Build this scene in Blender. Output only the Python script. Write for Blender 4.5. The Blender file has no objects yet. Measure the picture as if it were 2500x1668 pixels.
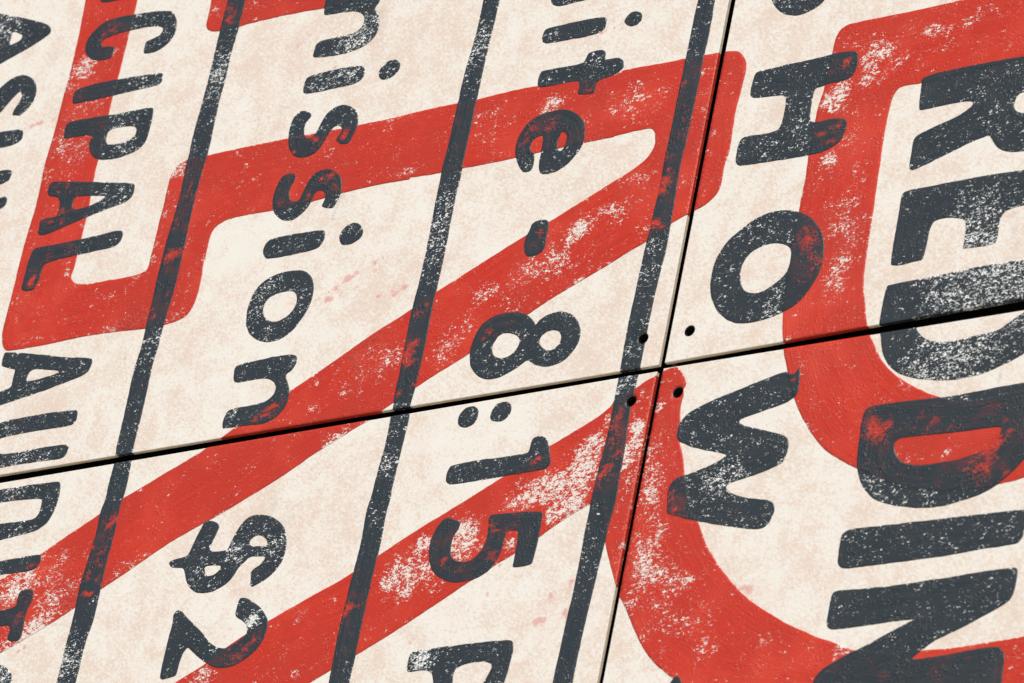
# Painted metal-and-cement wall panels with worn lettering, seen obliquely from below.
# All sizes below are millimetres on the wall: x along the wall, z up it; y = 0 is the panel face.
import bpy, math, random, time
T0=time.time()
import numpy as np
from mathutils import Matrix, Vector
from mathutils.geometry import delaunay_2d_cdt

random.seed(4); rng = np.random.default_rng(7)
scene = bpy.context.scene
COL = scene.collection

# ------------------------------------------------------------------ camera, light, exposure
CAM_M = [[0.807665, 0.142634, 0.57213, 3.289745], [0.561036, -0.484447, -0.67123, -3.859573], [0.181427, 0.863114, -0.471294, -2.70994]]
CAM_LENS = 188.711

cam_data = bpy.data.cameras.new('camera')
cam_data.lens = CAM_LENS; cam_data.sensor_width = 36.0; cam_data.sensor_fit = 'HORIZONTAL'
cam_data.clip_start = 0.1; cam_data.clip_end = 500
cam = bpy.data.objects.new('camera', cam_data); COL.objects.link(cam)
cam.matrix_world = Matrix([CAM_M[0], CAM_M[1], CAM_M[2], [0, 0, 0, 1]])
scene.camera = cam
cam_data.dof.use_dof = True
cam_data.dof.focus_distance = 5.85
cam_data.dof.aperture_fstop = 13.0

SUN_DIR = Vector((0.27, -0.61, 0.74)).normalized()      # from the wall towards the sun
sun_el = math.asin(SUN_DIR.z); sun_az = math.atan2(SUN_DIR.x, SUN_DIR.y)
sd = bpy.data.lights.new('sun', 'SUN'); sd.energy = 4.2; sd.angle = math.radians(0.5); sd.color = (1.0, 0.955, 0.89)
sun = bpy.data.objects.new('sun', sd); COL.objects.link(sun)
sun.rotation_euler = SUN_DIR.to_track_quat('Z', 'Y').to_euler()
sun.location = (3, -4, 5)
world = bpy.data.worlds.new('World'); scene.world = world; world.use_nodes = True
wt = world.node_tree; wt.nodes.clear()
wo = wt.nodes.new('ShaderNodeOutputWorld'); wb = wt.nodes.new('ShaderNodeBackground'); sk = wt.nodes.new('ShaderNodeTexSky')
sk.sky_type = 'NISHITA'; sk.sun_disc = False; sk.sun_elevation = sun_el; sk.sun_rotation = sun_az
wb.inputs['Strength'].default_value = 0.09
wt.links.new(sk.outputs[0], wb.inputs[0]); wt.links.new(wb.outputs[0], wo.inputs[0])
scene.view_settings.view_transform = 'Standard'; scene.view_settings.look = 'None'
scene.view_settings.gamma = 1.0
scene.view_settings.exposure = -0.08

# ------------------------------------------------------------------ data measured on the wall (mm)
DARK = [
 ('painted_letter', 'worn charcoal letter A at the left edge of the far left column', 'h', [
  '-911.2,614.4 -877.4,602.5 -845.5,589.8 -825.2,580.7 -818.2,573.3 -816.9,567 -829.2,558.5 -857.7,547.8 -889.4,536.1 -930,523.7 -940.6,546.6 -907.8,555.8 -913.9,593.8 -959,613 -961.5,632.9',
  '-882.5,582.7 -863.1,573.2 -865.1,566.8 -879.6,562.4 -883,566.6',
 ]),
 ('painted_letter', 'worn charcoal letter S at the left edge of the far left column', 'h', [
  '-878.8,500.7 -861.3,512.9 -843.9,513.3 -827.3,504.4 -815.9,489.6 -813.3,471.8 -820.9,459.3 -830.7,451.1 -845.7,454.8 -844.5,462.4 -836.5,476.5 -839.2,485.6 -843.3,487.6 -849.1,483.7 -859.5,471.7 -867,461.4 -874.9,452.8 -892.1,451.4 -916.7,462.6 -929.9,482.5 -930.4,501.6 -916.4,508.3 -909.9,492.8 -910.1,481.7 -896.8,472.8 -887.6,477.3 -883.8,493.8',
 ]),
 ('painted_letter', 'worn charcoal letter H at the left edge of the far left column', 'h', [
  '-903.4,436.4 -858.5,433.1 -824.6,430.7 -818.9,426.2 -817.6,415.8 -826.9,409.1 -860.1,409.6 -854.9,375 -841.1,375.3 -825.3,374.8 -818.7,368.9 -821.1,357.8 -834.5,353.4 -887,354 -893,373.7 -874.1,374.7 -879.5,409.9 -899,410.6',
 ]),
 ('painted_letter', 'worn charcoal letter I at the left edge of the far left column', 'h', [
  '-828.7,334.2 -821.7,336.7 -816.6,334.2 -815.1,323.2 -823.4,316.4 -875.9,317.6 -881.3,335.5',
 ]),
 ('painted_letter', 'worn charcoal letter I of the column reading CIPAL, cut by the top edge', 'h', [
  '-755.3,615.8 -746.6,596.5 -741.2,593.8 -721.1,592.9 -688.2,591.9 -690.6,606.6',
 ]),
 ('painted_letter', 'worn charcoal letter C of the column reading CIPAL', 'h', [
  '-629.1,559.2 -619.1,553.5 -612.7,541.3 -609.6,525.1 -614,513.6 -625.1,505.1 -639.2,501 -652.4,503 -655,508.2 -654.8,520.5 -646.7,522 -637.3,524.7 -631,529.6 -632.6,535.4 -641.4,539.5 -657.4,542.1 -686.2,542 -706.4,540.7 -723,538.7 -726.8,534 -725.1,528.2 -721.1,526.2 -710.8,526 -704.9,523.5 -703,519.7 -703.8,507.3 -713.7,506.3 -729.8,508.3 -741.8,514.4 -750.8,524.9 -753.8,538.1 -749.8,548.2 -742.1,557.6 -730.6,565.4 -706.9,566.7 -680.8,565.1 -654.8,563.5',
 ]),
 ('painted_letter', 'worn charcoal letter I of the column reading CIPAL', 'h', [
  '-616.9,469.1 -613.4,465.6 -612,456.1 -616.9,450.9 -649,451.2 -691.1,450.5 -716.5,450.1 -746.6,450.4 -749.9,452.9 -751.8,462.6 -750.6,470.2 -742,473.1 -715,474.6 -680.6,473.4 -646.2,471.5',
 ]),
 ('painted_letter', 'worn charcoal letter P of the column reading CIPAL', 'h', [
  '-615.9,420.1 -613.4,415 -612.4,401.1 -612.3,382.8 -613.6,372.4 -621.1,363.2 -633.4,359.5 -654.4,356.7 -673.2,357.8 -688.1,362.4 -699.1,371.4 -704.3,382.3 -704.9,391.6 -700.2,396.1 -710.6,399.7 -728,400.7 -748.7,401.4 -750.7,408.2 -750.8,420.6 -747.8,424.9 -717.9,424.9 -683.2,422.7 -649.3,422.1 -627.3,421.6',
  '-672.3,402.1 -650,400.8 -637.6,398.4 -633.8,393.8 -633.1,385.3 -640.8,380 -657,377.8 -670.9,379.2 -678,383.4 -679.8,392.9 -678.3,399.5',
 ]),
 ('painted_letter', 'worn charcoal letter A of the column reading CIPAL', 'h', [
  '-748.5,342.2 -737.9,340.9 -682.1,329.7 -637.4,320.2 -616.8,315.1 -613.6,311.5 -612.4,299.3 -617.8,292 -631.9,288.6 -652.8,285.7 -676.4,280.3 -708.1,273.3 -731.6,267 -745.1,266.4 -751.4,270.6 -751,278.1 -753,287.5 -748.7,290.5 -737,291.1 -726.5,290.2 -726.6,296.3 -726.7,305.4 -729.5,315 -738.6,319.7 -746.7,321.2 -751.5,325.9 -752.7,333 -751.9,339',
  '-702.7,313.1 -681.4,309.6 -660.2,305.9 -655.5,304.3 -660.6,301.5 -672.7,296.9 -687.1,294.3 -698.8,293.9 -703.8,296.6 -706.2,303.1 -706,309.9',
 ]),
 ('painted_letter', 'worn charcoal letter L of the column reading CIPAL', 'h', [
  '-621.6,252.4 -613.2,248.9 -611.8,240.9 -614.6,233.2 -623.3,228.8 -645,229 -678.2,228.2 -703.2,227.4 -724.5,225.2 -728.2,220.6 -727.4,206.2 -729.7,199.9 -732.7,190 -744.6,190.1 -752.1,192.6 -754.5,199 -754.1,207.9 -753.9,221.3 -753.6,237.8 -751.5,248 -745.5,250.7 -726.5,249.5 -692.7,249.5 -667.8,250.2 -642.9,251',
 ]),
 ('painted_letter', 'worn charcoal letter A of the word beginning AUDIT', 'h', [
  '-752.9,109.9 -729.7,105.7 -689.9,96 -654,86.9 -615.8,80.7 -610.2,77.1 -609.8,68.4 -612.8,61.6 -620.6,57.1 -643.9,52.1 -667.5,47.9 -691.2,43.7 -723.1,38.5 -739.2,36.4 -759.1,35.4 -761.5,48.9 -745.3,56.6 -732.3,58.2 -729,61.3 -729.6,71.6 -729.7,83.4 -742.8,87.7 -753.3,91.6 -754.6,97.7 -754.6,107.3',
  '-698.2,78.6 -684.1,76.3 -664.3,71.1 -657.8,68.6 -664.6,66.3 -680.7,64.5 -697,63.5 -706.3,63.8 -707.4,67.4 -706.4,75.2 -703,77.9',
 ]),
 ('painted_letter', 'worn charcoal letter U of the word beginning AUDIT', 'h', [
  '-615.7,11.6 -613.2,7.6 -612.2,-3.3 -618,-8.8 -642.9,-7.9 -676.2,-7.1 -709.2,-7.8 -725.8,-8.2 -739.1,-14.1 -735.4,-26.3 -718.9,-31.3 -685.3,-32.3 -660.7,-31.7 -639.3,-31.4 -619.4,-32.2 -612.8,-36.8 -614.2,-47.3 -620.2,-52.1 -647,-50.2 -696.8,-49.3 -713.2,-50 -739.1,-47.3 -761.2,-35.4 -769.9,-12.4 -761.3,3.7 -745.1,11.4 -732.1,12.6 -719.3,14.7 -690.9,14.6 -666.2,15.1 -641,13.8',
 ]),
 ('painted_letter', 'worn charcoal letter D of the word beginning AUDIT', 'h', [
  '-616.5,-81.4 -612.1,-84.2 -609.8,-96.1 -609.4,-105.8 -611.2,-120.9 -617.3,-134.8 -628.3,-141.7 -640.6,-144.2 -667.9,-146 -683.9,-147.8 -708.3,-148.9 -717.4,-146.3 -737.4,-80.6 -704.6,-78.9 -671.3,-79.4 -638,-80.7',
  '-657.3,-98.9 -636.2,-100.8 -633.6,-104 -633.1,-117.1 -635.8,-124.4 -645.6,-127.3 -673.9,-126.1 -690.5,-125.7 -700.8,-124.5 -710.7,-97.2 -682.5,-97.3',
 ]),
 ('painted_letter', 'worn charcoal letter I of the word beginning AUDIT', 'h', [
  '-616.1,-174.9 -613.1,-176.7 -611.6,-184.5 -614.1,-189.8 -620.6,-195.2 -645.2,-194.7 -669.9,-194.2 -703.5,-191.8 -706.7,-175.9 -675.6,-175.2 -651.1,-175 -630,-174.4',
 ]),
 ('painted_letter', 'worn charcoal letter T of the word beginning AUDIT', 'h', [
  '-621.9,-218.2 -612.3,-220.6 -609.8,-226.4 -609.3,-236.2 -612.7,-244 -613.5,-252.2 -613,-264.6 -612.6,-274.3 -614.4,-284.4 -624.9,-284.5 -632.3,-281.5 -633.6,-277.2 -631.9,-269.1 -636.4,-262.4 -649.5,-262.1 -682.4,-261.4 -686.4,-242.9 -655.5,-242 -636.5,-240.3 -631.4,-236.8 -633.4,-228.9 -632.4,-221.4 -629.8,-218.9',
 ]),
 ('painted_letter', 'worn charcoal letter O of the word beginning AUDIT', 'h', [
  '-651.5,-309.3 -634.7,-311.4 -623.8,-315.4 -613.7,-324.8 -609.5,-333.5 -609.5,-341.6 -616.1,-351.7 -633.2,-359.2 -661.3,-357.3 -677.8,-345.8 -678.4,-328 -665.8,-315.8',
  '-637.9,-332.8 -632,-341.7 -642.9,-348.6 -657.6,-342.8 -655.6,-333.4',
 ]),
 ('painted_letter', 'worn charcoal letter m of the lower-case column ending ission', 'h', [
  '-383.6,530.8 -383.5,507.9 -380.5,498.9 -362.6,498.2 -341.4,496.7 -327.6,492.7 -319.1,485.1 -317.1,475.7 -321.5,467.5 -331.8,464.4 -354,463.8 -376.6,464.3 -382.3,461.4 -383.9,454.9 -383.7,442.8 -378.5,440.3 -363.5,437.9 -339.3,436.7 -315.9,438.6 -301.5,444.6 -293.2,455.6 -293,469 -296.3,480.3 -306.4,493.7 -300.6,499.3 -300.8,512.9 -309.6,536.1 -338.3,562.2 -387,563.7 -387.2,551.5 -354.7,550.5 -332.4,538 -332.2,524.3 -353.4,525.8',
 ]),
 ('painted_letter', 'worn charcoal letter i stem of the lower-case column ending ission', 'h', [
  '-303.7,414.7 -299.3,409.8 -297.7,399.8 -301.6,393.1 -313.3,389.6 -335.7,390.4 -359.4,389.9 -383.1,392 -386.3,396.8 -387.1,407.5 -384.9,414.5 -375.9,417.2 -350.4,417.2 -326.6,417.6',
 ]),
 ('painted_letter', 'worn charcoal letter i dot of the lower-case column ending ission', 'h', [
  '-256.2,413.6 -247.7,407.4 -246.3,398.2 -252.2,390.5 -262.3,386.9 -270.6,388.6 -276.5,395.4 -277.2,403 -271.2,410.7 -264.1,413.7',
 ]),
 ('painted_letter', 'worn charcoal letter s of the lower-case column ending ission, upper of two', 'h', [
  '-380.4,368.8 -372.7,366.5 -364.1,361.1 -365,355.3 -370.2,350.4 -370.3,341.5 -367.1,332 -361.2,327.6 -354.8,327.4 -350.3,334.6 -347.6,343 -342.8,355.4 -333.7,363.2 -321.6,365.5 -309.7,362.1 -299,354.1 -292.6,344 -289.6,331.6 -291.8,321.8 -296.6,309.5 -302.5,307.7 -310.9,310 -318.3,317.3 -316.1,321.3 -312,327.2 -314.4,333.5 -320,336.8 -326.7,335.2 -330.8,326.4 -336,315.6 -340.3,307.6 -348.5,302.6 -361,301.6 -372.8,304.3 -383.1,313.7 -389.5,327.5 -393,346 -391.6,359.1 -386.8,365.6',
 ]),
 ('painted_letter', 'worn charcoal letter s of the lower-case column ending ission, lower of two', 'h', [
  '-381.8,283.5 -370.3,282 -365.8,278.3 -366.2,272.5 -369.3,265.7 -370.6,258.7 -367.9,247.9 -361.7,242.4 -353.6,241.6 -350.4,247.6 -347.3,260.1 -342.5,272.4 -333.2,279.4 -320.6,279.7 -308.3,274.4 -298.3,265.5 -292.7,254.3 -291.4,241 -293.6,231.2 -299.2,222.1 -309.9,224.4 -317.2,228.3 -315.4,233.8 -314,240.8 -317.2,247.2 -324.4,250.8 -330.2,248.9 -332.7,239.9 -336.6,230.5 -344.2,223.1 -353.8,217.6 -366.5,217.8 -377.8,224.9 -386.5,233.8 -391.2,244.9 -392.8,258.4 -390.6,268.3 -388.3,278.1',
 ]),
 ('painted_letter', 'worn charcoal letter i stem of the lower-case column ending ission, under the double s', 'h', [
  '-307.5,196.2 -301.2,191.5 -300.4,183.4 -304.3,174 -311.9,170.4 -343,169.4 -377.7,169.5 -385.2,174 -389.4,182 -388.7,190.6 -383.2,196.9 -369.3,198 -334.5,197.5',
 ]),
 ('painted_letter', 'worn charcoal letter i dot of the lower-case column ending ission, under the double s', 'h', [
  '-259.5,196.8 -250.4,191.6 -245,182 -246.4,175.1 -254.4,170.1 -266.2,168 -274.7,170.9 -279.3,178.2 -279.5,186.8 -273,195 -265.8,197.3',
 ]),
 ('painted_letter', 'worn charcoal letter o of the lower-case column ending ission', 'h', [
  '-327.9,146.9 -315.8,142.4 -305.5,132.7 -299.2,118.8 -298,103 -302,88 -310.8,73.9 -312.8,69.6 -323,60.7 -337.4,56 -353.2,56.9 -369,63.4 -381.2,73.9 -386.4,81.9 -389.4,88.6 -392,106.1 -389.7,124.4 -382,137.4 -368.2,145.1 -350.2,148.4',
  '-330.4,120.2 -322.7,114.3 -320,103.9 -322.2,94.3 -331,85.8 -342.5,82.1 -352.3,83.7 -363.7,91.4 -367.7,100.6 -368,110.6 -361.2,118.1 -346.4,121.2',
 ]),
 ('painted_letter', 'worn charcoal letter n of the lower-case column ending ission', 'h', [
  '-308.6,34.8 -301,30.8 -299.5,22.4 -303.2,13.9 -310.8,10.2 -311.3,6 -306.2,-1.8 -300.3,-12.5 -298.6,-25.3 -302.5,-37.2 -311.1,-45.6 -323.7,-50.6 -340.7,-50.7 -361.4,-48.9 -373.8,-49.1 -385.7,-48.7 -387.9,-44.9 -389,-36.3 -386.2,-26.2 -377.5,-23.4 -360.4,-23.3 -343.3,-23.1 -331.3,-21.5 -323.5,-15.8 -321.2,-7.8 -324.4,-0.3 -332.2,5.9 -342.3,8.9 -358,9.3 -379.8,8.9 -386.5,11.8 -388.9,18.5 -390.1,30 -384.9,34.1 -363.1,34.8 -332.2,36.1',
 ]),
 ('painted_dollar_sign', 'worn charcoal dollar sign with a bar through it', 'h', [
  '-311.7,-167.4 -296.1,-168.7 -279.3,-174.7 -265.9,-185.4 -257,-197.5 -253.5,-212.7 -253.5,-227.5 -256.9,-237.8 -266.2,-248.6 -279.6,-255.5 -289.2,-259.2 -292,-257.2 -293.8,-247.6 -295.9,-240.6 -293.5,-236.9 -285.5,-232.6 -280.3,-226.6 -280.4,-223.2 -291.5,-221.3 -302.3,-220.9 -307.2,-225.6 -313.6,-230.2 -317.4,-239.1 -323.9,-249 -336,-255.5 -346,-258.2 -355,-259 -368.9,-256.5 -380.5,-248.3 -387.9,-237.8 -392.6,-226.3 -395.4,-221.9 -406.7,-220.4 -414.3,-218 -418.1,-212.7 -415.7,-210.3 -403.7,-208.5 -393.1,-207.2 -389.8,-196.8 -385.1,-179.7 -379.7,-166.7 -373.9,-165.5 -361.9,-169.9 -356.2,-175.5 -358.3,-183.4 -361.7,-193.8 -364.1,-202.3 -359.9,-206.3 -345.5,-208.3 -336.7,-206.8 -335.3,-200.2 -331.9,-189.8 -326.1,-177 -318.8,-169.8',
  '-293.9,-194.8 -284.8,-200.4 -280.2,-207.7 -282.3,-209.9 -294.9,-208.4 -302.6,-208 -307.5,-204 -306.6,-198.7 -301.5,-194.7',
  '-364.4,-224 -355.2,-223.9 -340.8,-225.8 -341.1,-230.5 -347.4,-235.8 -356.3,-236.9 -362,-233.1',
 ]),
 ('painted_numeral', 'charcoal numeral 2 after the dollar sign', 'h', [
  '-386.5,-274.2 -380.1,-278 -373.6,-284.9 -362,-293.7 -348.2,-304.8 -340.9,-311.1 -340.3,-313.8 -321.1,-328.2 -311.3,-330.7 -305.1,-331.2 -294.3,-326.2 -285.2,-320.7 -281.2,-315.9 -283.7,-306.3 -290.6,-300.1 -301.3,-294.1 -303.9,-291.1 -304,-283.8 -303.5,-277.1 -302.8,-271.2 -295.1,-271.5 -284.6,-276.9 -271.8,-285.2 -260.7,-296 -254,-307.4 -253.1,-316.8 -255.7,-329.7 -263.4,-340.6 -277.3,-350.8 -292.5,-356.2 -307.6,-356.3 -320.8,-352.1 -331.8,-345.5 -340.3,-339.8 -351.9,-331.1 -361.8,-322.5 -366.1,-329.3 -368.4,-343.7 -368.6,-356.9 -375,-358.8 -389.4,-359.3 -392.1,-355.4 -393,-338 -392.6,-311.3 -391.6,-292.7 -392.2,-284.5 -393.8,-278.9 -390.3,-274.7',
 ]),
 ('painted_letter', 'worn charcoal letter n leg of the lower-case column ending ite, cut by the top edge', 'h', [
  '-49.6,458.7 -46,445.4 -42,441.2 -33.8,438.1 -23.1,437.2 -9.9,438.4 9.6,437.9 25,442.6 12.7,458.4 -33.8,465.6',
 ]),
 ('painted_letter', 'worn charcoal letter i stem of the lower-case column ending ite', 'h', [
  '35,409.6 38.8,405.5 39.3,395.9 36.1,390.1 24.9,387.4 -2,388 -32,388.4 -43.7,390.4 -47.8,395.3 -48.2,404.2 -45.8,410.2 -29.5,411.2 -7.1,411.6 15.3,411.2',
 ]),
 ('painted_letter', 'worn charcoal letter i dot of the lower-case column ending ite', 'h', [
  '76,408.4 85.6,404.2 88.3,397.1 86.8,391.7 80.3,387.6 72.8,388.5 66.8,392.3 62.8,397.5 65.4,402.7 70.3,407.5',
 ]),
 ('painted_letter', 'worn charcoal letter t of the lower-case column ending ite', 'h', [
  '32.5,365.3 41.7,364 46.5,360.5 47.2,355.4 47.5,350.3 60.4,349.8 63.2,349.9 71.2,346.8 75.7,340.9 76.2,333.6 71.9,329.5 65.4,325.9 44.5,322.9 43,316.1 43.4,307.5 36.2,306.8 21,309.1 18.5,312.5 19.5,319.4 17.5,328.4 0.2,329.8 -19,329.4 -34.2,330.2 -39.7,333.5 -41.2,343.2 -39.8,352.3 -16.7,352.7 13.5,350.8 20.2,353.7 21.7,360.6 23.8,364.5',
 ]),
 ('painted_letter', 'worn charcoal letter e of the lower-case column ending ite', 'h', [
  '0.4,294.9 11.3,292.5 24.7,284.8 35.1,274.2 41.6,260.9 42.9,247.9 39.7,235.8 32.9,226.6 25.8,218.8 18,213.9 6.9,211.1 -3.5,211.4 -9.9,213.7 -13.5,220.6 -15.2,230.8 -15.1,240.7 -15.3,255 -16.5,262.3 -19.8,265.1 -26.7,262.9 -30.8,258 -31.8,252.5 -29.1,247 -23.7,242.4 -22,235 -21.3,224.9 -24.6,219.9 -31.8,219 -39,224.8 -45.9,235.3 -50.9,247.6 -52.6,262.2 -49.8,273.1 -42.2,285.9 -30.4,292.9 -14.6,295.5',
  '10.8,264.1 16.2,259.5 17.6,252.8 16,243.2 12,238.4 7.8,240.6 6.2,248 5.8,256.6 7.4,262.6',
 ]),
 ('painted_dash', 'short charcoal dash on the red diagonal above the 8', 'h', [
  '11.3,151 16.2,147.3 18.1,140 17.6,129 18.6,117.7 16.7,109.7 8.1,105.7 1,104.5 -5.6,108.2 -10.6,117.4 -12.1,127.4 -10.6,136.8 -8,142 -7.8,147.5 -3.4,150.9 3.8,151.7',
 ]),
 ('painted_numeral', 'charcoal numeral 8 of the time 8:15', 'h', [
  '-9.1,38.4 4.7,35.4 14.6,30.3 23.7,21.9 28.1,15 31.2,20.7 40.2,26 52.8,27.9 64.7,26.2 76.1,19.9 85.4,10.2 90.2,-0.1 91.6,-8.8 90.3,-19.4 83.8,-29.1 75.6,-37.2 62.1,-41 49,-40.3 36.3,-34.8 26.7,-27.2 19.8,-32.2 8.2,-38.4 -5.1,-43.7 -18,-44.8 -30.4,-41.7 -42.6,-32.9 -51,-22.1 -55,-9.1 -55.7,4.7 -52.5,16.5 -48.7,25.4 -41.5,32.9 -28.1,38.2',
  '-10.5,12.2 0.4,9 8.9,3.5 11.3,-3.6 8.2,-12.7 -0.6,-18.7 -9.1,-19.7 -18.6,-16.4 -24.8,-8.6 -25.9,-0.2 -22.5,7.4 -17.6,11.4',
  '53.3,5.7 61.1,3 65.3,-3.1 66.4,-11.4 61.4,-18 51.8,-20.1 41.8,-14.1 37.6,-8 37.5,-1.2 43.5,4.6',
 ]),
 ('painted_dot', 'left dot of the colon in 8:15', 'h', [
  '-37.6,-73.7 -29.7,-76.3 -25.3,-83 -25.7,-93.7 -31.7,-99.5 -40.2,-100.5 -49.1,-96.9 -52.2,-91 -51.6,-83 -46.1,-75.1',
 ]),
 ('painted_dot', 'right dot of the colon in 8:15', 'h', [
  '9.2,-75 15.8,-78.7 19.3,-85.9 17.7,-93.7 11.8,-99.5 1.7,-99.7 -6.2,-96.7 -9,-89.6 -6.6,-81.9 -2.2,-75.9',
 ]),
 ('painted_numeral', 'charcoal numeral 1 of the time 8:15', 'h', [
  '60.7,-125.7 68,-126.4 74.7,-131.1 79,-139 83.2,-150.2 87,-160 85.3,-166.3 77.4,-169.1 54.7,-169.1 26.2,-169.5 -9.8,-169.5 -38.6,-170 -48,-167.3 -51.4,-162.1 -52.1,-152.7 -48.8,-145.2 -37.4,-144.2 -8.6,-143.1 20.6,-144.8 50.8,-145.4 54.6,-143.3 55,-135.4 55,-128.8',
 ]),
 ('painted_numeral', 'charcoal numeral 5 of the time 8:15', 'h', [
  '-37.5,-208.8 -28.7,-212.7 -18.3,-216.8 -17.1,-218.9 -18.2,-226.7 -22.6,-232.6 -24.1,-241.6 -22.8,-253.6 -17.2,-262.2 -9,-266.6 1.3,-267.6 10.6,-264.7 17.6,-257.8 20.2,-250.3 22.2,-240.2 20.6,-226.9 18.7,-217.4 21.3,-214.1 36.4,-214.7 65.3,-216.8 85.7,-219.3 90.3,-221.3 91.3,-235.5 90.5,-250.9 90.2,-265.1 88.9,-281.7 85.6,-282.6 71.7,-283.3 64.4,-282.6 64.2,-278.4 64.1,-265.4 64.1,-252.5 62.2,-239.2 57.2,-237.9 48.6,-237.3 46.3,-239.6 46.1,-251.3 44.3,-265.3 37.8,-277.4 28.5,-286.5 12.6,-291.6 -6,-291.7 -21.1,-288.4 -36.2,-279.2 -46.6,-268.7 -52.4,-252.2 -54.3,-236.1 -50.8,-223.5 -44.7,-212.4',
 ]),
 ('painted_letter', 'worn charcoal letter P after the time 8:15, cut by the bottom edge', 'h', [
  '81.1,-369 85.7,-372.8 87.5,-385.1 86.4,-398.9 85,-411.3 83.6,-423.8 77.1,-438.1 53.6,-445.4 25,-443.4 -3.9,-428.6 -12.1,-399.7 -16.2,-394.7 -26.9,-391.5 -43.9,-392.3 -48.2,-390.2 -50.1,-382.3 -49.2,-369.5 -45.7,-366.8 -21.4,-366.5 21.5,-367.4 57,-367.9',
  '24.2,-391.3 40.9,-390.2 55.2,-391.3 62.5,-395.3 63.1,-401.1 60.5,-408.4 54.9,-420.3 44.3,-429.2 27.5,-429.8 17.8,-418.5 14.9,-402.9 16,-395.4',
 ]),
 ('painted_letter', 'worn charcoal letter S of the word SHOW', 'h', [
  '250.8,408.1 256.6,392.6 261.8,380.1 271.1,368.2 281.1,360.2 294.6,355.5 307.4,354.6 320.5,359.1 329.3,364.2 335.6,375.5 335.9,389.6',
 ]),
 ('painted_letter', 'worn charcoal letter H of the word SHOW', 'h', [
  '259,291.3 279.9,291.9 300.7,293.3 321.6,293.1 337.8,293.3 351.4,293.9 372.1,293.5 383.5,291.4 388.3,286.3 389.6,276.4 388.4,264.2 382.8,257.1 369.4,255.7 358.3,255.9 347.5,254.6 344.9,253.7 340.1,252.6 339.2,246.6 339.4,234.2 340.2,218.9 342.9,211.5 353.2,209.5 361.2,210 373.6,209.9 385.1,206.6 389.9,202.3 390.3,192.7 387,181.1 380,174.3 367.2,170 360.5,169.3 344.6,168.9 309.9,170.1 282,171.3 262.4,171.6 256.4,174.2 252.9,179.6 252.4,190.7 252.4,201.7 256.7,208.5 264.9,209.2 288.9,207.7 301.1,209.4 304.2,215 304.4,228.8 304.6,242.5 303.3,249.7 298.4,253.4 285.6,254.6 261.5,256.3 256.2,260.5 254.9,266.3 255.6,276 256.3,287',
 ]),
 ('painted_letter', 'worn charcoal letter O of the word SHOW', 'h', [
  '327.7,105.4 339.1,103 350.9,98.4 363.2,90.8 373.1,80.9 380.3,71.6 383.5,65.7 388.8,50.1 390.3,32.6 388.4,17.1 384,7.3 375.9,-7.1 364.5,-18.3 346.7,-24.5 327.2,-29.1 306.8,-29.4 289.7,-25.5 277.2,-18.1 263.4,-3.8 255,11 250.5,25.1 249.1,44.1 252,61.1 259.1,74.7 270.7,86.1 286.4,98.1 301.8,104 315.1,106.3',
  '327,65.2 338.7,61.1 346.7,55 348.5,45.3 348.5,30.7 342.4,19.8 330.4,11.3 317.8,6.2 305.2,7.7 295.9,13.3 290.4,23.5 287,37.5 288.9,49.2 295.3,58.8 306.7,64.1 317.3,65.9',
 ]),
 ('painted_letter', 'worn charcoal letter W of the word SHOW', 'h', [
  '369.7,-96.6 374.4,-100 380.2,-102.2 385.4,-94.6 387.5,-102.1 388.8,-112.6 389.7,-124.4 385.4,-130.1 375.6,-135.1 354.9,-138.9 335.5,-143 323.8,-145 321.1,-148.5 328.1,-153.5 344,-159.1 367,-167.1 381.5,-173.2 387.9,-179.3 389.7,-187.2 388.9,-198.5 385.2,-206.9 375.2,-210.5 356.1,-215.3 336.8,-218.8 323.7,-220.8 319.8,-224.6 325.8,-231.2 340.6,-238.5 361.6,-244 375.4,-246.6 382.2,-250.8 385.5,-257.5 385.9,-266.7 380.2,-278.4 371.4,-281.2 347.8,-275.8 319.6,-268.1 283.8,-257.3 251.6,-245.8 250.2,-235.7 248.1,-225.2 247.8,-213.6 251.9,-207.1 259.4,-203.7 272.6,-201.8 292,-196.9 307.2,-191.5 312.7,-186.5 311.2,-184.4 295.3,-179.4 266.3,-169.9 260.1,-166.4 249.4,-160.9 245.2,-155 244.2,-141.9 248,-133.3 254.8,-126.6 270.2,-121.1 289.5,-115 308.9,-110.3 334.8,-104 354.1,-99.3',
 ]),
 ('painted_letter', 'worn charcoal letter fragment on the red curve below SHOW, cut by the bottom edge', 'h', [
  '302.6,-437.4 307.3,-441 310.8,-448.2 317.2,-463.7 300.7,-474 287.3,-460.2 295.3,-443.9',
 ]),
 ('painted_letter', 'worn charcoal letter R of the big word REDDING', 'h', [
  '475.6,238.2 483.2,240.8 509.7,242.2 549.6,242.1 598,241.3 628.7,239.3 640.1,207.5 646.5,166.3 644.1,140.4 634,122.6 617,121.3 601.5,123.6 587.7,128.2 578.2,138.7 571.2,150 552.1,146.4 527.2,137.9 502.2,129.3 485.7,124.5 480.2,125.5 477.9,130 478.1,146 477.7,163.5 482.3,168 494.9,172.2 513.9,177.9 532.8,183.6 544.6,191.9 544.6,196 536.8,198.9 516.9,199.5 490.4,198.7 479.7,198.8 477.9,201.2 476.7,220.4',
  '604.3,195.8 599.3,194.4 595.2,187.2 595.9,179.1 600.1,172.9 609.9,168.3 625.2,170.6 623.3,190.9 615.9,196.4',
 ]),
 ('painted_letter', 'worn charcoal letter E of the big word REDDING', 'h', [
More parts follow.
